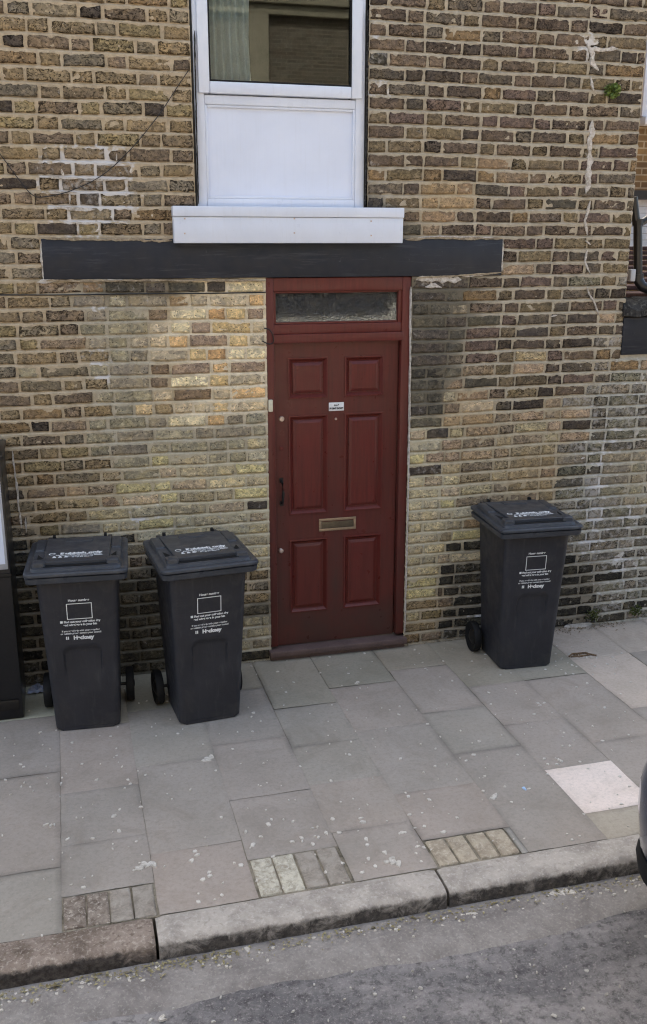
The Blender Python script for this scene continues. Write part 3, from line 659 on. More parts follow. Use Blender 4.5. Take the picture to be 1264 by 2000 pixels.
# ------------------------------------------------------------------ weed on the wall
def leafy(name, c, r, n, seed, mat, label, cat, size=.02, flat=.5, zmin=None):
    rr = random.Random(seed); mb = MB()
    for i in range(n):
        d = Vector((rr.gauss(0, 1), -abs(rr.gauss(0, flat)), rr.gauss(0, 1))).normalized()*r*rr.random()**.5
        p = Vector(c)+Vector((d.x, d.y, d.z*.8))
        if zmin is not None and p.z < zmin+.004: p.z = zmin+.004+rr.random()*r*.5
        a = Vector((rr.gauss(0, 1), rr.gauss(0, 1), rr.gauss(0, 1))).normalized(); b2 = a.cross(Vector((rr.gauss(0, 1), rr.gauss(0, 1), rr.gauss(0, 1)))).normalized()
        s = size*rr.uniform(.6, 1.3)
        mb.add([p-a*s, p-b2*s*.45+a*s*.1, p+a*s, p+b2*s*.45+a*s*.1], [(0, 1, 2, 3)])
        if i % 6 == 0: mb.add([Vector(c)+Vector((0, .01, -.01)), Vector(c)+Vector((.003, .01, -.01)), p], [(0, 1, 2)])
    return tag(mb.build(name, M[mat], None), label, cat)
px_, pz_ = W(1192, 178)
leafy('wall_weed', (px_, -.02, pz_), .055, 190, 3, 'leaf', 'small bright green weed sprouting from the brickwork high on the right', 'plant', .014)
for k, (px, py, lab, r) in enumerate([(1152, 1196, 'low mossy weed at the foot of the wall beside the pale stone', .06), (1236, 1188, 'green weed at the wall foot furthest right', .05)]):
    x, z = W(px, py); leafy('wall_weed', (x, -.03, max(z, .03)), r, 90, 20+k, 'moss', lab, 'plant', .013, .5, 0)
# ------------------------------------------------------------------ pavement
KZ = -.088
KF, KB = -2.452, -2.296            # kerb front and back
st_v, st_f, st_c = [], [], []
SLABS = []
cols_x = [-3.3, -2.9, -2.5, -2.1, -1.7, -1.33, -.95, -.56, -.162, .214, .624, 1.03, 1.408, 1.836, 2.225, 2.60, 3.03, 3.45, 3.85, 4.25, 4.65, 5.05, 5.45, 5.85, 6.25]
rows = {-.56: [-.43, -1.06, -1.87], -.162: [-.62, -1.28, -1.72, -2.08], .214: [-.5, -1.125, -1.88], .624: [-.38, -1.0, -1.55, -2.03], 1.03: [-.68, -1.13, -1.52, -1.93],
        1.408: [-.5, -1.05, -1.70, -2.095], 1.836: [-.36, -.95, -1.42], 2.225: [-.70, -1.2, -1.69, -2.09], 2.60: [-.7, -1.50, -1.95], 3.03: [-.5, -1.2, -1.8]}
rg = random.Random(5)
for ci in range(len(cols_x)-1):
    xa, xb = cols_x[ci], cols_x[ci+1]; ys = rows.get(xa) or [-.45-rg.random()*.3, -1.1-rg.random()*.2, -1.75-rg.random()*.2]
    ys = [.0]+ys+[KB]
    for ya, yb in zip(ys[:-1], ys[1:]): SLABS.append((xa, xb, yb, ya))
skip = {(-.162, KB), (.624, KB), (1.408, KB)}
def slab_mesh(items, g=.0035, top=.0, cham=.002):
    V, Fq, Cc = [], [], []
    for (x0, x1, y0, y1, col, dz, tx, ty, g_) in items:
        j = [rg.uniform(-.003, .003) for _ in range(4)]
        x0 += g_+j[0]*.6; x1 -= g_+j[1]*.6; y0 += g_+j[2]*.6; y1 -= g_+j[3]*.6
        nx = max(2, int((x1-x0)/.03)); ny = max(2, int((y1-y0)/.03))
        U, Vv = np.meshgrid(np.concatenate([[0, .008], np.linspace(0, 1, nx+1)[1:-1], [.992, 1]]), np.concatenate([[0, .008], np.linspace(0, 1, ny+1)[1:-1], [.992, 1]]))
        X = x0+U*(x1-x0); Y = y0+Vv*(y1-y0)
        ed = (U < .001) | (U > .999) | (Vv < .001) | (Vv > .999)
        wob = (fbm(X, Y, 24, 6, 2)-.5)*.005*ed
        X = X+wob; Y = Y+wob*.8
        Z = top+dz+tx*(U-.5)+ty*(Vv-.5)+(fbm(X, Y, 3.1, 4)-.5)*.003-np.where(ed, cham*.5+.004*np.clip(fbm(X, Y, 30, 7, 2)-.5, 0, 1), 0)
        k = sum(len(a) for a in V); n = X.size; idx = np.arange(n).reshape(X.shape)+k
        V.append(np.stack([X.ravel(), Y.ravel(), Z.ravel()], 1)); Fq.append(np.stack([idx[:-1, :-1].ravel(), idx[:-1, 1:].ravel(), idx[1:, 1:].ravel(), idx[1:, :-1].ravel()], 1))
        dd = np.minimum(np.minimum(U, 1-U)*(x1-x0), np.minimum(Vv, 1-Vv)*(y1-y0)).ravel()
        dirt = 1-np.clip(1-dd/.022, 0, 1)*.30*np.clip((fbm(X.ravel(), Y.ravel(), 3, 13)-.47)*4, 0, 1)
        Cc.append(np.array(col)[None]*dirt[:, None])
    me = np_mesh('pavement', np.concatenate(V), np.concatenate(Fq)); cattr(me, 'tint', np.concatenate(Cc)); return me
SC = [(172, 160, 148), (170, 159, 148), (173, 160, 148), (168, 158, 147), (171, 160, 149), (167, 158, 146)]
items = []
for xa, xb, y0, y1 in SLABS:
    if (xa, y0) in skip: continue
    c = np.array(s2l(SC[rg.randrange(len(SC))]))*rg.uniform(.89, .95)
    if y1 == 0 and xa > -.6: c = c*np.array([.92, .95, .88])
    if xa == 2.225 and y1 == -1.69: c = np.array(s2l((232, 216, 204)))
    if xa == 2.225 and y1 == -2.09: c = np.array(s2l((176, 166, 150)))
    if xa == -.56 and y1 == 0: c = np.array(s2l((176, 172, 152)))
    if xa == 3.03 and y1 == -.5: c = np.array(s2l((196, 180, 165)))  # sun patch on the far right paving, put into slab colour, next line too
    if xa > 2.9 and y1 == 0: c = np.array(s2l((186, 172, 158)))
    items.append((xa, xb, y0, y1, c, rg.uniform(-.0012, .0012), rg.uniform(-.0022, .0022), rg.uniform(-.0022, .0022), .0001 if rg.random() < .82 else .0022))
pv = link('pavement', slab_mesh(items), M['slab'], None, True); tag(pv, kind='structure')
jb = MB().box(-3.3, 6.25, KB-.001, .012, -.25, -.0042).build('pavement_joints', M['joint']); tag(jb, kind='structure')
# small setts let into the pavement by the kerb
def setts(x0, x1, y0, y1, n, cols, seed, lab, dz=.0, gp=.006):
    rr = random.Random(seed); rt = empty('sett_patch', ((x0+x1)/2, (y0+y1)/2, 0)); tag(rt, lab, 'paving setts', 'small sett patches beside the kerb')
    w_ = (x1-x0)/n
    for k in range(n):
        b_ = MB(); a0, a1 = x0+k*w_+gp, x0+(k+1)*w_-gp; nn = 7; pts = []
        lp = []
        for r_i, (ins, zz) in enumerate([(0, -.02), (0, -.005), (.004, 0), (.012, .0015)]):
            L_ = [(x, y, z+dz+.0035) for x, y, z in rrect(a0+ins, a1-ins, y0+.006+ins, y1-.006-ins, zz, .006, 3, 6)]
            lp.append([(x+rr.uniform(-.002, .002)-(x0+x1)/2, y+rr.uniform(-.002, .002)-(y0+y1)/2, z+rr.uniform(-.0008, .0008)) for x, y, z in L_])
        b_.loft(lp, False, True); b_.build('sett', cols[k % len(cols)], rt, 0, True)
pale = mat_rough('pale_sett', (206, 198, 178), (150, 138, 120), (226, 220, 204), 24, 60, .7, .6)
greys = mat_rough('grey_sett', (164, 154, 141), (134, 124, 112), (182, 172, 157), 16, 70, .5, .5)
rust = mat_rough('rusty_sett', (150, 137, 123), (104, 90, 79), (206, 194, 178), 22, 60, .7, .8)
setts(1.412, 1.80, KB+.002, -2.10, 4, [M['sett']], 1, 'four tan setts in a row by the kerb joint, crisp dark gaps between them')
setts(.63, 1.02, KB+.002, -2.035, 4, [pale, pale, greys, greys], 2, 'sett row by the middle of the kerb, two of its blocks chalky white', gp=.0035)
setts(-.158, .21, KB+.002, -2.085, 4, [rust, rust, greys, greys], 3, 'stained brown and grey sett row by the worn left kerb stone', gp=.003)
ex = [(1.80, 1.836, KB, -2.095, np.array(s2l((165, 158, 148))), 0, 0, 0, .002)]
tag(link('pavement', slab_mesh(ex), M['slab'], None, True), kind='structure')
# kerb stones
kx = [-3.6, -2.2, -1.0, .192, 1.392, 2.6, 3.8, 5.0, 6.25]
for k in range(len(kx)-1):
    a, b_ = kx[k]+.006, kx[k+1]-.006; worn = kx[k+1] < .3
    mat = mat_kerb('worn_kerb', (156, 140, 126), (104, 90, 78), (200, 186, 170), 5, 60, .8, .7) if worn else mat_kerb('granite_kerb_stone', (184, 174, 162), (146, 137, 127), (208, 198, 186), 6, 55, .6, .6)
    n = int((b_-a)/.03); secs = []
    for i in range(n+1):
        x = a+(b_-a)*i/n; e = (fbm(x, k*3.3, 9, 3)-.5); e2 = float(e)*(.016 if worn else .010); t = float(fbm(x, k*2.1, 9, 8)-.5)*(.010 if worn else .003)
        end = .006 if i in (0, n) else 0
        drop = float(np.clip(fbm(x, 7.7, 6, 12)-.55, 0, 1))*(.07 if worn else .03)
        secs.append([(x, KB-.003, -.2), (x, KB-.003, -.002-end), (x, KB-.012, .0015+t*.3-end), (x, KF+.035+e2+drop*.4, .0+t-end-drop*.2), (x, KF+.012+e2*.6+drop*.2, -.008+t-end-drop*.4), (x, KF+e2*.4, -.026-drop), (x, KF-.002, -.2)])
    mb = MB(); mb.loft(secs); o = mb.build('kerb', mat, None, 0, True)
    co = np.zeros(len(o.data.vertices)*3, np.float32); o.data.vertices.foreach_get('co', co); co = co.reshape(-1, 3)
    fattr(o.data, 'grime_shade', np.clip((-.012-co[:, 2])/.03, 0, 1)*(co[:, 1] < KF+.03))  # kerb front darkened by colour: shade of the face plus soil at base
    tag(o, kind='structure')
# road and gutter
n = 240; xs = np.linspace(-5, 8, 300); ys = np.linspace(-9, KF+.02, 150)
X, Y = np.meshgrid(xs, ys); Z = KZ-.02+(fbm(X, Y, 3, 2)-.5)*.02+(fbm(X, Y, 20, 3)-.5)*.006+np.clip((Y-KF+.25)/.25, 0, 1)*-.004
idx = np.arange(X.size).reshape(X.shape); q = np.stack([idx[:-1, :-1].ravel(), idx[:-1, 1:].ravel(), idx[1:, 1:].ravel(), idx[1:, :-1].ravel()], 1)
tag(link('road', np_mesh('road', np.stack([X.ravel(), Y.ravel(), Z.ravel()], 1), q), M['road'], None, True), kind='structure')
xs = np.linspace(-5, 8, 400); ys = np.linspace(0, 1, 12); X, T_ = np.meshgrid(xs, ys)
wd = .16+.16*fbm(X, X*0, 1.3, 31); Y = KF+.01-T_*wd
Z = KZ+.004-.02*T_**2+(fbm(X, Y, 14, 5)-.5)*.008-.012*(T_ > .95)
idx = np.arange(X.size).reshape(X.shape); q = np.stack([idx[:-1, :-1].ravel(), idx[1:, :-1].ravel(), idx[1:, 1:].ravel(), idx[:-1, 1:].ravel()], 1)
tag(link('gutter', np_mesh('gutter', np.stack([X.ravel(), Y.ravel(), Z.ravel()], 1), q), M['gutter'], None, True), kind='structure')
tag(MB().box(-60, 60, -60, 40, -.6, -.26).build('ground', M['gutter']), kind='structure')
tag(MB().box(-60, -5, -9, KF, -.3, KZ-.02).box(8, 60, -9, KF, -.3, KZ-.02).build('road', M['road']), kind='structure')
tag(MB().box(-60, -3.3, KF, 0, -.3, -.002).box(6.25, 60, KF, 0, -.3, -.002).box(-60, 60, -12, -9, -.3, .0).build('pavement', M['kerb']), kind='structure')
# ------------------------------------------------------------------ litter and gum
def flake(mb, x, y, z, r, rr, h=.0018, asp=1.):
    h = h*rr.uniform(.7, 1.6); n = rr.randint(5, 9); a0 = rr.random()*6.28; ca, sa = math.cos(a0), math.sin(a0); P = []
    for k in range(n):
        t = 2*math.pi*k/n; q = r*rr.uniform(.55, 1.2); u, v = q*math.cos(t)*asp, q*math.sin(t)
        P.append((x+u*ca-v*sa, y+u*sa+v*ca))
    mb.loft([[(p[0], p[1], z-.0035) for p in P], [(x+(p[0]-x)*.85, y+(p[1]-y)*.85, z+h) for p in P]], False, True)
PAPER = mat_rough('grubby_paper', (206, 198, 186), (166, 156, 142), (228, 222, 214), 50, 90, .4)
rr = random.Random(9); gum = MB()
for i in range(420):
    x, y = rr.uniform(-.6, 3.4), -2.28*rr.random()**.8-.02
    flake(gum, x, y, .002, rr.choice([.004, .005, .006, .009]), rr, .0015, rr.uniform(1, 1.6))
for i in range(60):
    x, y = 1.0+rr.gauss(0, .36), -2.0+rr.gauss(0, .13); 
    if y > -2.28: flake(gum, x, y, .002, rr.uniform(.006, .014), rr, .0015, 1.3)
for i in range(26):
    x, y = rr.uniform(2.3, 3.3), -.55+rr.gauss(0, .25)
    if y < -.03: flake(gum, x, y, .002, rr.uniform(.004, .010), rr, .0015, 1.5)
tag(gum.build('gum_spots', mat_rough('old_gum', (214, 206, 194), (176, 166, 152), (222, 216, 206), 40, 90, .3)), 'pale gum spots and crumbs scattered over the paving', 'gum', kind='stuff')
road_l = MB()
for i in range(320):
    x, y = rr.uniform(-.8, 3.2), KF-.05-rr.random()**1.3*1.4; flake(road_l, x, y, KZ-.014, rr.uniform(.003, .0075), rr, .002, rr.uniform(1, 1.8))
tag(road_l.build('road_crumbs', mat_rough('pale_crumb', (190, 184, 174), (140, 132, 120), (224, 220, 212), 40, 90, .3)), 'pale crumbs and chippings scattered over the road', 'chippings', kind='stuff')
gl = MB(); road_x = MB()
for i in range(1500):
    t = rr.random(); x = rr.uniform(-.9, 3.3); dens = 1 if x < .5 else .45
    if rr.random() > dens: continue
    y = KF-.015-abs(rr.gauss(0, .035)); r = rr.uniform(.003, .011); a = rr.random()*6.28; z = KZ+.006+rr.random()*.008
    u = Vector((math.cos(a), math.sin(a), rr.uniform(-.4, .4)))*r; v = Vector((-math.sin(a), math.cos(a), rr.uniform(-.4, .4)))*r*.5; c = Vector((x, y, z))
    gl.add([c-u, c-v, c+u, c+v], [(0, 1, 2, 3)])
    if i % 5 == 0: flake(road_x, x+.01, y-.012, KZ+.0, rr.uniform(.003, .009), rr, .004, 1.4)
tag(road_x.build('gutter_crumbs', PAPER), 'pale crumbs and petals lying in the gutter', 'litter', kind='stuff')
tag(gl.build('gutter_litter', M['debris']), 'dry leaf scraps and blossom gathered along the gutter', 'leaf litter', kind='stuff')
wl = MB()
for i in range(420):
    x = rr.uniform(2.9, 3.7) if rr.random() < .7 else rr.uniform(.4, 3.3); y = -.012-abs(rr.gauss(0, .05 if x > 2.9 else .012)); r = rr.uniform(.003, .010); a = rr.random()*6.28
    u = Vector((math.cos(a), math.sin(a), rr.uniform(-.5, .5)))*r; v = Vector((-math.sin(a), math.cos(a), rr.uniform(-.5, .5)))*r*.6; c = Vector((x, y, .006+rr.random()*.008))
    wl.add([c-u, c-v, c+u, c+v], [(0, 1, 2, 3)])
tag(wl.build('wall_foot_litter', mat_rough('brown_crumb', (128, 112, 90), (84, 72, 56), (170, 158, 136), 30, 60, .4)), 'brown crumbs and leaf bits along the foot of the wall', 'leaf litter', kind='stuff')
def scrap(px, py, r, asp, lab, seed, z=0., mat=None, n=1, name='paper_scrap', cat='paper scrap', h=.003):
    q = random.Random(seed); x, y = Gd(px, py, z); mb = MB()
    for k in range(n): flake(mb, x+(q.gauss(0, r*.9) if n > 1 else 0), y+(q.gauss(0, r*.6) if n > 1 else 0), z+.002, r*(q.uniform(.5, 1) if n > 1 else 1), q, h, asp)
    return tag(mb.build(name, mat or M['white']), lab, cat, 'pale scraps on the ground')
for a in [(405, 1484, .022, 1.5, 'flaky white scrap on the paving in front of the middle bin', 1, 0., PAPER, 4),
          (95, 1612, .012, 2.2, 'thin white scrap on the paving at the far left', 2, 0., PAPER, 3),
          (223, 1594, .013, 1.2, 'round white scrap alone on a paving slab below the left bin', 3, 0., PAPER, 1),
          (120, 1531, .011, 1.8, 'small white scrap below the left corner of the left bin', 4, 0., PAPER, 1),
          (282, 1692, .022, 1.3, 'cluster of white flakes at the corner of a slab near the brown setts', 5, 0., PAPER, 6),
          (772, 1682, .022, 1.6, 'white splash on the paving between the two sett rows', 6, 0., PAPER, 5),
          (708, 1606, .014, 1.6, 'white scrap on the paving above the chalky setts', 7, 0., PAPER, 1),
          (965, 1556, .018, 2.2, 'long pale scrap lying on the joint above the tan setts', 8, 0., PAPER, 1),
          (1024, 1541, .010, 2., 'tiny blue and white scrap left of the pale slab', 9, 0., paint('pale_blue', (170, 195, 225), .5), 1),
          (1103, 1741, .026, 1.3, 'crumpled white paper in the gutter near the blue car', 10, KZ, PAPER, 4),
          (490, 1854, .014, 1.3, 'white scrap in the gutter below the middle kerb stone', 11, KZ, PAPER, 2),
          (915, 1785, .016, 1.4, 'white scrap in the gutter just right of the kerb joint', 12, KZ, PAPER, 3),
          (318, 1992, .012, 2., 'white scrap on the road at the bottom edge', 13, KZ-.01, PAPER, 2),
          (985, 1282, .008, 1.4, 'white crumb beside the base of the right bin', 14, 0., PAPER, 1)]: scrap(*a)
# pale broken stone by the right bin, brown scrap, wrapper
q = random.Random(4); mb = MB(); x, y = Gd(1128, 1222); lp = []
base = [(-.115, -.02), (-.07, -.05), (0, -.058), (.06, -.04), (.125, .0), (.07, .025), (0, .035), (-.08, .03)]
for ins, z in ((1, 0), (1, .012), (.9, .02), (.5, .023)): lp.append([(x+a*ins, y-.0+b_*ins, z+q.uniform(-.001, .001)) for a, b_ in base])
mb.loft(lp, False, True); tag(mb.build('broken_stone', M['stone'], None, 0, True), 'flat pale broken stone at the wall foot beside the right bin', 'stone')
x, y = Gd(1136, 1281); mb = MB(); mb.tube([(x-.09, y+.0, .006), (x-.05, y+.03, .008), (x+.03, y+.025, .008), (x+.09, y-.03, .006)], .006, 5); mb.tube([(x-.08, y-.005, .005), (x+.0, y-.012, .007), (x+.06, y-.008, .006)], .005, 5)
for k in range(9): flake(mb, x+q.uniform(-.06, .06), y+q.uniform(-.02, .03), .003, .012, q, .003)
tag(mb.build('twig_litter', mat_rough('dry_twig', (120, 98, 76), (78, 62, 48), (170, 150, 126), 20, 60)), 'dry brown twig and leaf scraps on the paving right of the right bin', 'twig')
x, y = Gd(72, 1352); v, fc = [], []; q = random.Random(12); N = 9
for j in range(N):
    for i in range(N): v.append((x-.05+i*.014+q.uniform(-.004, .004), y-.03+j*.009+q.uniform(-.004, .004), .008+q.random()*.03*math.sin(math.pi*(i+.5)/N)*math.sin(math.pi*(j+.5)/N)*2))
for j in range(N-1):
    for i in range(N-1): fc.append((j*N+i, j*N+i+1, (j+1)*N+i+1, (j+1)*N+i))
me = bpy.data.meshes.new('crumpled_wrapper'); me.from_pydata(v, [], fc); o = link('crumpled_wrapper', me, paint('foil_wrapper', (176, 184, 206), .25, .4, 40, .5, .3)); o.modifiers.new('s', 'SOLIDIFY').thickness = .001
tag(o, 'crumpled silvery wrapper on the ground between the black cabinet and left bin', 'wrapper')
# ------------------------------------------------------------------ wheelie bins
def recess(x, z):
    """depth of the sunk arch on the front of the body"""
    def sm(t): t = min(1, max(0, t)); return t*t*(3-2*t)
    hw = .102; r = .04; zt_ = .505; dx = max(abs(x)-(hw-r), 0); dz = max(z-(zt_-r), 0); d = r-math.hypot(dx, dz)
    return .017*sm(d/.011)*sm((z-.2)/.26)
def make_bin(name):
    root = empty(name)
    body = MB(); loops = []; NZ = 56
    for j in range(NZ+1):
        t = j/NZ; z = .012+t*.908; hw = .174+.038*t; y0 = -.198-.067*t; y1 = .150+.05*t
        L = rrect(-hw, hw, y0, y1, z, .035, 5, 34)
        L = [(x, y+(recess(x, zz) if abs(y-y0) < 1e-6 else 0), zz) for x, y, zz in L]
        loops.append(L)
    bot = [(x*.93, y*.95, .0) for x, y, z in loops[0]]
    body.loft([bot]+loops, True, True)
    body.box(-.14, .14, -.20, -.19, .004, .02)
    bo = body.build('bin_body', M['binb'], root, 0, True)
    rim = MB(); rl = []
    for ins, z in ((.028, .896), (.012, .899), (.006, .903), (.002, .931), (.006, .934)): rl.append(rrect(-.262+ins, .262-ins, -.325+ins, .225-ins, z, .03, 5, 3))
    rim.loft(rl); ro = rim.build('bin_rim', M['binl'], bo, 0, True)
    lid = MB(); ll = []
    def top(y, add=0): return .935+add+(y+.33)*.11     # the lid rises to the hinge
    for ins, zb in ((.004, .939), (.0, .942), (.0, .954), (.004, .959), (.018, .962), (.026, .958), (.032, .959), (.038, .972), (.048, .976)):
        ll.append([(x, y, zb+(y+.33)*.02) for x, y, z in rrect(-.264+ins, .264-ins, -.330+ins, .225-ins*.6, 0, .032, 6, 3)])
    lid.loft(ll, True, True); lo = lid.build('bin_lid', M['binl'], root, 0, True)
    # raised centre panel with its open front lip, corner lugs, side dips
    pm = MB()
    def T3(x, y, dz): return (x, y, .976+(y+.33)*.02+dz)
    hwf, hwb = .165, .175; yf, yb = -.245, .19
    pm.loft([[T3(-hwf, yf, -.002), T3(hwf, yf, -.002), T3(hwb, yb, -.002), T3(-hwb, yb, -.002)], [T3(-hwf, yf, .016), T3(hwf, yf, .016), T3(hwb, yb, .006), T3(-hwb, yb, .006)],
             [T3(-hwf+.004, yf+.004, .018), T3(hwf-.004, yf+.004, .018), T3(hwb-.006, yb-.006, .008), T3(-hwb+.006, yb-.006, .008)]])
    pm.build('lid_panel', M['binl'], lo)
    sl = MB(); sl.box(-.165, .165, yf-.032, yf-.001, T3(0, yf, 0)[2]-.006, T3(0, yf, 0)[2]+.0015); sl.build('lid_slot', M['rubber'], lo)
    for s in (-1, 1):
        dp = MB().loft([[T3(s*.176, -.13, z_), T3(s*.205, -.17, z_), T3(s*.205, -.07, z_)] for z_ in (-.004, .0012)]); dp.build('lid_dimple', M['rubber'], lo)
    for s in (-1, 1):
        lg = MB(); lp = []
        for ins, dz in ((0, -.002), (.003, .018), (.012, .024)):
            lp.append([T3(p[0]+s*.188, p[1]-.24, dz) for p in rrect(-.034+ins, .034-ins, -.03+ins, .045-ins*1.5, 0, .012, 3)])
        lg.loft(lp, False); lg.build('lid_lug', M['binl'], lo, 0, True)
        sd_ = MB(); lp = []
        for ins, dz in ((0, -.002), (.004, .007), (.012, .009)):
            lp.append([T3(p[0]+s*.202, p[1]+.09, dz) for p in rrect(-.028+ins, .028-ins, -.10+ins, .09-ins, 0, .012, 3)])
        sd_.loft(lp, False); sd_.build('lid_shoulder', M['binl'], lo, 0, True)
    gp = MB(); gp.box(-.075, .075, .10, .175, T3(0, .14, .004)[2]-.003, T3(0, .14, .004)[2]+.010); gp.build('lid_grip', M['binl'], lo, .005)
    # handle bar and hinges
    hb = MB(); hb.tube([(-.17, .25, .965), (.17, .25, .965)], .011, 10)
    for s in (-1, 1): hb.box(s*.165-.012, s*.165+.012, .19, .262, .94, .98)
    hb.build('handle', M['binb'], root, .003)
    for s in (-1, 1):
        hg = MB(); hg.box(s*.14-.008, s*.14+.008, .195, .225, .975, 1.005)
        hg.build('hinge', M['rubber'], root, .003)
    ax = MB().tube([(-.25, .135, .1), (.25, .135, .1)], .010, 8).build('axle', M['dark'], root, 0, True)
    for s in (-1, 1):
        w_ = MB(); lp = []
        for r_, dx in ((.05, -.006), (.085, -.018), (.096, -.022), (.1, -.014), (.1, .014), (.096, .022), (.085, .018), (.05, .006)):
            lp.append([(s*.231+dx, .135+r_*math.cos(a), .1+r_*math.sin(a)) for a in [2*math.pi*k/28 for k in range(28)]])
        w_.loft(lp); wo = w_.build('wheel', M['rubber'], root, 0, True)
        h_ = MB(); lp = []
        for r_, dx in ((.052, -.010), (.05, .010), (.02, .026), (.012, .028)): lp.append([(s*.231+s*dx, .135+r_*math.cos(a), .1+r_*math.sin(a)) for a in [2*math.pi*k/16 for k in range(16)]])
        h_.loft(lp); h_.build('hub', M['dark'], wo, 0, True)
    wa = MB()   # wheel housing pulled back under the body
    wa.box(-.172, .172, .13, .175, .06, .30); wa.build('axle_housing', M['binb'], bo, .01)
    # printed lettering: front face leans with the body
    ang = math.atan2(.067, .908)
    mt = Matrix.Translation((0, -.1985-.0015, 0)) @ Matrix.Rotation(ang, 4, 'X')
    it = [('House number', -.000, .778, .018, .0007, 'CENTER'), ('\u25A0 Find out your collection day', 0, .655, .0165, .0008, 'CENTER'), ('and what goes in your bin', 0, .637, .0165, .0008, 'CENTER'),
          ('If you need help with your recycling', 0, .603, .0135, .0004, 'CENTER'), ('or rubbish please contact your council', 0, .588, .0135, .0004, 'CENTER'), ('Hackney', 0.012, .556, .030, .0018, 'CENTER')]
    v, fc = text_mesh(it, mt); pr = MB().add(v, fc)
    x0, x1, z0, z1, q = -.066, .066, .674, .766, .0042
    for a, b_, c, d in ((x0, x1, z0, z0+q), (x0, x1, z1-q, z1), (x0, x0+q, z0+q, z1-q), (x1-q, x1, z0+q, z1-q)):
        pr.add([tuple(mt @ Vector(p)) for p in ((a, 0, c), (b_, 0, c), (b_, 0, d), (a, 0, d))], [(0, 1, 2, 3)])
    for a in (-.079, -.070): pr.add([tuple(mt @ Vector(p)) for p in ((a, 0, .557), (a+.006, 0, .557), (a+.006, 0, .575), (a, 0, .575))], [(0, 1, 2, 3)])
    pr.build('front_lettering', M['white'], bo)
    # lid lettering lies on the panel
    zl = .976+.018+.0030; sl_ = math.atan(.0)
    mt2 = Matrix.Translation((0, -.33, zl)) @ Matrix.Rotation(sl_-math.pi/2, 4, 'X')
    it = [('Rubbish only', .022, .203, .042, .0024, 'CENTER'), ('No hot ashes, no builders waste', 0.01, .183, .018, .0011, 'CENTER'), ('no garden waste, no liquids', .04, .163, .017, .0009, 'CENTER'), ('Keep lid closed', .03, .145, .017, .0009, 'CENTER')]
    v, fc = text_mesh(it, mt2); pr = MB().add(v, fc)
    for k in range(20):   # ring symbol left of the words
        a0, a1 = 2*math.pi*k/22, 2*math.pi*(k+1)/22
        P = [(-.128+r_*math.cos(a), 0, .216+r_*math.sin(a)) for r_, a in ((.018, a0), (.018, a1), (.012, a1), (.012, a0))]; pr.add([tuple(mt2 @ Vector(p)) for p in P], [(0, 1, 2, 3)])
    for k in range(3):
        x = -.125+k*.03; P = [(x, 0, .148), (x+.022, 0, .148), (x+.014, 0, .176), (x+.006, 0, .176)]; pr.add([tuple(mt2 @ Vector(p)) for p in P], [(0, 1, 2, 3)])
    pr.build('lid_lettering', M['white'], lo)
    return root
def kids(o): return [c for c in bpy.data.objects if c.parent == o]
def copy_tree(o, parent=None):
    c = o.copy(); C.objects.link(c); c.parent = parent
    for ch in kids(o): copy_tree(ch, c)
    return c
bin0 = make_bin('wheelie_bin')
BINS = [(.005, -.445, -4.0, 'dark grey wheelie bin standing furthest left, beside the black cabinet'),
        (.640, -.530, 5.5, 'dark grey wheelie bin just left of the red door, turned slightly outwards'),
        (2.700, -.340, -3.0, 'dark grey wheelie bin standing alone right of the red door')]
for i, (x, y, a, lab) in enumerate(BINS):
    o = bin0 if i == 0 else copy_tree(bin0)
    o.location = (x, y, 0); o.rotation_euler = (0, 0, math.radians(a)); tag(o, lab, 'wheelie bin', 'three matching wheelie bins along the wall')
# ------------------------------------------------------------------ black cabinet at the far left
cb = empty('street_cabinet', (-1.0, -.2, 0)); tag(cb, 'tall black cabinet with a pale glazed panel, cut off by the left edge', 'cabinet')
cx = -.357+1.0
MB().box(-.9, cx, -.216, .19, .0, 1.50).build('cabinet_body', M['black'], cb, .008)
zc = W(5, 1106, -.426)[1]; xe = W(15, 1100, -.426)[0]+1.0
p1 = MB(); p1.box(-.86, xe, -.226, -.214, zc-.02, 1.46).build('panel_frame', M['grey'], cb, .003)
MB().box(-.83, xe-.012, -.229, -.224, zc+.012, 1.44).build('glazed_panel', M['panel'], cb)
MB().box(-.9, cx+.001, -.222, -.212, zc-.07, zc-.045).build('cabinet_rail', M['dark'], cb, .003)
MB().box(-.9, cx-.02, -.224, -.212, .06, .12).build('kick_plate', M['dark'], cb, .003)
MB().box(-.9, cx+.012, -.228, .195, 1.50, 1.525).build('cabinet_top', M['black'], cb, .006)
# ------------------------------------------------------------------ right hand: low extension, pipe, houses beyond
fx0 = RIGHT-.008
MB().box(fx0, LOWX, -.012, .02, 1.886, 2.125).build('lintel', M['lintel'], house, .003)
lg = MB(); q = random.Random(2); secs = []
for i in range(70):
    x = RIGHT-.02+i*.04; j = q.uniform(-.012, .012); secs.append([(x, .02, 2.125), (x, -.035+j, 2.135+j*.3), (x, -.03+j, 2.18+j), (x, .0, 2.215+j), (x, .25, 2.27)])
lg.loft(secs).build('eaves_flashing', M['lead'], house)
rf = MB()
for k in range(9):
    y0 = .15+k*.28; z = 2.24+k*.036; rf.box(RIGHT+.005, LOWX, y0, y0+.32, z, z+.03, None)
rf.build('lean_to_roof', M['slate'], house, .004)
def bpt(px, py, Y): x, z = W(px, py, Y); return (x, Y, z)
pp = MB(); Yp = .12
pp.tube([bpt(1237, 385, Yp), bpt(1241, 425, Yp), bpt(1246, 440, Yp), bpt(1246, 548, Yp)], .028, 12)
pp.tube([bpt(1246, 428, Yp), bpt(1246, 440, Yp)], .036, 12).tube([bpt(1246, 535, Yp), bpt(1246, 548, Yp)], .037, 12)
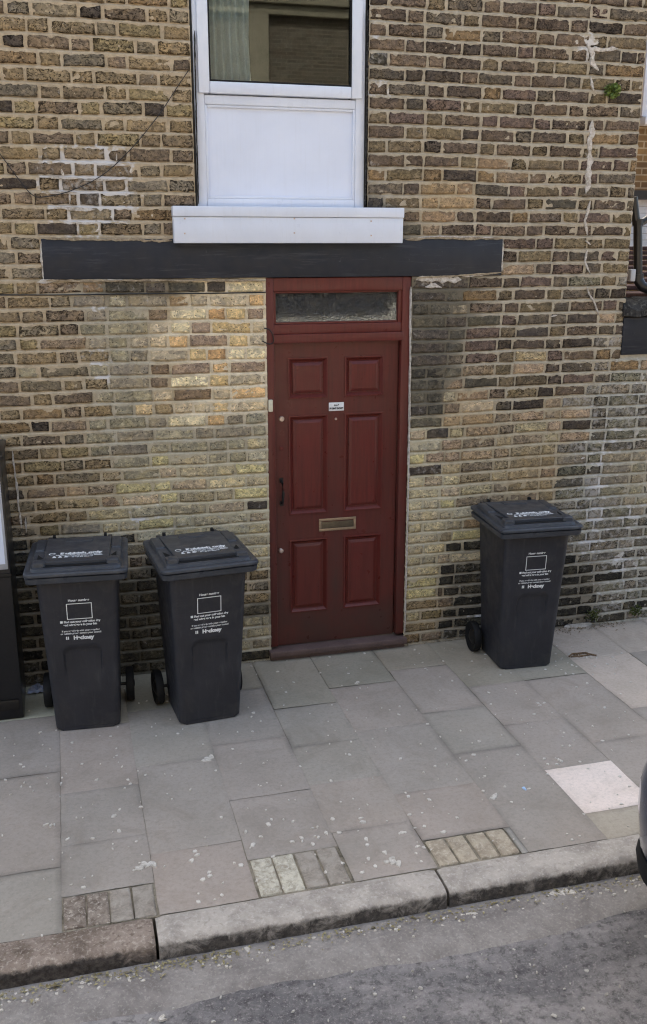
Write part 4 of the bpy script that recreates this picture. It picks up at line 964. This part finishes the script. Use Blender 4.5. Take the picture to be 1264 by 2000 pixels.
a = bpt(1246, 545, Yp); pp.tube([a, (a[0]+.02, Yp-.02, a[2]-.045), (a[0]+.08, Yp-.03, a[2]-.07), (a[0]+.25, Yp-.03, a[2]-.075)], .034, 12)
pp.tube([bpt(1246, 440, Yp), (a[0]+.1, Yp, bpt(1246, 430, Yp)[2]+.05), (a[0]+.2, Yp, bpt(1246, 420, Yp)[2]+.08)], .022, 10)
pp.build('drainpipe', M['black'], house, 0, True)
bxp = bpt(1234, 540, .03); MB().box(bxp[0]-.012, bxp[0]+.022, .02, .06, bxp[2]-.03, bxp[2]+.045).build('pipe_bracket', M['grey'], house, .003)
# white boarded rear of the neighbour and its brick bay above
nb = empty('brick_house', (6.5, 6.0, 0)); tag(nb, 'far yellow brick house with white boarding, glimpsed past the right wall corner', 'house')
def zz(py, Y): return W(1252, py, Y)[1]
Yb = 2.9; xw = W(1236, 450, Yb)[0]
bo_ = MB(); zt0, zt1 = zz(482, Yb), zz(390, Yb); k = 7
for i in range(k): bo_.box(xw-.3-6.5, xw+4-6.5, Yb-6+.004*(i % 2), Yb-6+.03, zt0+(zt1-zt0)*i/k+.004, zt0+(zt1-zt0)*(i+1)/k)
bo_.build('white_boarding', paint('white_boards', (206, 206, 208), .6, .15, 6), nb)
MB().box(xw-.3-6.5, xw+4-6.5, Yb-6+.04, Yb-6+.1, 0, zt1).build('rear_wall', M['far'], nb)
MB().box(xw-.3-6.5, xw+4-6.5, Yb-6-.08, Yb-6+.3, zt1, zt1+.08).build('ledge', M['dark'], nb)
Yc = 5.2
zb0, zb1 = zz(392, Yc), zz(246, Yc)
MB().box(xw-6.2, xw+5-6.5, Yc-6, Yc-6+.3, 0, zb1).build('wall', M['far'], nb)
ws = MB(); ws.box(W(1249, 240, Yc)[0]-6.5, xw+5-6.5, Yc-6-.12, Yc-6+.2, zb1, zb1+.10).build('bay_sill', M['upvc'], nb, .02)
zt3 = zz(60, Yc)
wf = MB(); xA = W(1251, 200, Yc)[0]-6.5
wf.box(xA, xA+.09, Yc-6-.05, Yc-6+.1, zb1+.1, zt3).box(xA+.09, xA+2, Yc-6-.05, Yc-6+.1, zb1+.55, zb1+.6).box(xA+.09, xA+2, Yc-6-.05, Yc-6+.1, zt3-.1, zt3)
w2 = wf.build('bay_window', M['upvc'], nb, .006)
MB().box(xA+.09, xA+2, Yc-6+.02, Yc-6+.04, zb1+.1, zt3-.1).build('pane', M['carglass'], w2)
MB().box(xw-6.2, xw+5-6.5, Yc-6+.25, Yc-6+.5, zb1, zt3+3).build('upper_wall', M['far'], nb)
# ------------------------------------------------------------------ terrace on the other side of the street (seen only mirrored in the glass)
op = empty('brick_terrace', (1, -16.3, 0)); tag(op, 'brick terrace across the street, mirrored in the window pane', 'house')
MB().box(-14, 16, -.3, 0, 0, 10.5).build('wall', M['sooty'], op)
stn = paint('dull_stone', (128, 124, 108), .8, .2, 4)
pi_ = MB()
for x in (-6, -1.6, 3.22, 8): pi_.box(x, x+.42, 0, .15, 0, 10.3)
pi_.build('pilaster', stn, op, .01)
MB().box(-14, 16, 0, .26, 7.4, 7.62).box(-14, 16, 0, .16, 7.2, 7.4).box(-14, 16, 0, .3, 10.1, 10.5).build('cornice', stn, op, .02)
for x in (-4.2, -.9, 6.4):
    for z in (1.2, 5.2, 8.0):
        w_ = MB().box(x, x+1.1, .0, .05, z, z+1.7).build('window', M['upvc'], op, .01)
        MB().box(x+.08, x+1.02, .04, .06, z+.08, z+1.62).build('pane', M['carglass'], w_)
# ------------------------------------------------------------------ blue car parked at the kerb
car = empty('parked_car', (2.045, -2.50, KZ+.005)); tag(car, 'dark blue car parked at the kerb, only its rounded corner in view', 'car')
def carloop(z, inx, iny, r, L=4.0, Wd=1.72):
    return [(x, y, z) for x, y, _ in rrect(inx, L-inx, -Wd+iny, -iny, 0, r, 8, 2)]
cbm = MB(); cbm.loft([carloop(.30, .035, .03, .34), carloop(.36, .012, .012, .36), carloop(.50, .0, .0, .36), carloop(.62, .0, .0, .36), carloop(.72, .03, .01, .36), carloop(.80, .10, .03, .34), carloop(.90, .17, .06, .32), carloop(.94, .22, .09, .30)])
cbm.build('car_body', M['carpaint'], car, 0, True)
bp = MB(); bp.loft([carloop(.22, .07, .08, .3), carloop(.25, .012, .03, .34), carloop(.30, .002, .012, .36), carloop(.335, .014, .016, .36)]); bp.build('lower_bumper', M['rubber'], car, 0, True)
rf_ = MB(); rf_.loft([carloop(.94, .24, .12, .3), carloop(1.12, .50, .2, .3), carloop(1.36, .95, .3, .3), carloop(1.42, 1.1, .36, .25)]); gh = rf_.build('glasshouse', M['carglass'], car, 0, True)
MB().loft([carloop(1.40, 1.0, .33, .25), carloop(1.44, 1.12, .4, .25)]).build('car_roof', M['carpaint'], car, 0, True)
for x in (.78, 3.2):
    for y in (-.02, -1.70):
        wm = MB(); lp = []
        sgn = 1 if y > -1 else -1
        for r_, d in ((.19, .0), (.29, -.005), (.305, -.02), (.305, -.17), (.29, -.19)): lp.append([(x+r_*math.cos(a), y+sgn*(d+.012), .30+r_*math.sin(a)) for a in [2*math.pi*k/32 for k in range(32)]])
        wm.loft(lp); wo = wm.build('wheel', M['rubber'], car, 0, True)
        lp = [[(x+r_*math.cos(a), y+sgn*(d+.012), .30+r_*math.sin(a)) for a in [2*math.pi*k/20 for k in range(20)]] for r_, d in ((.19, -.01), (.18, .006), (.05, .012), (.02, .012))]
        MB().loft(lp).build('rim', M['steel'], wo, 0, True)
for y in (-.5, -1.35):
    MB().box(.005, .1, y-.13, y+.13, .66, .80).build('headlight', M['lamp'], car, .03)
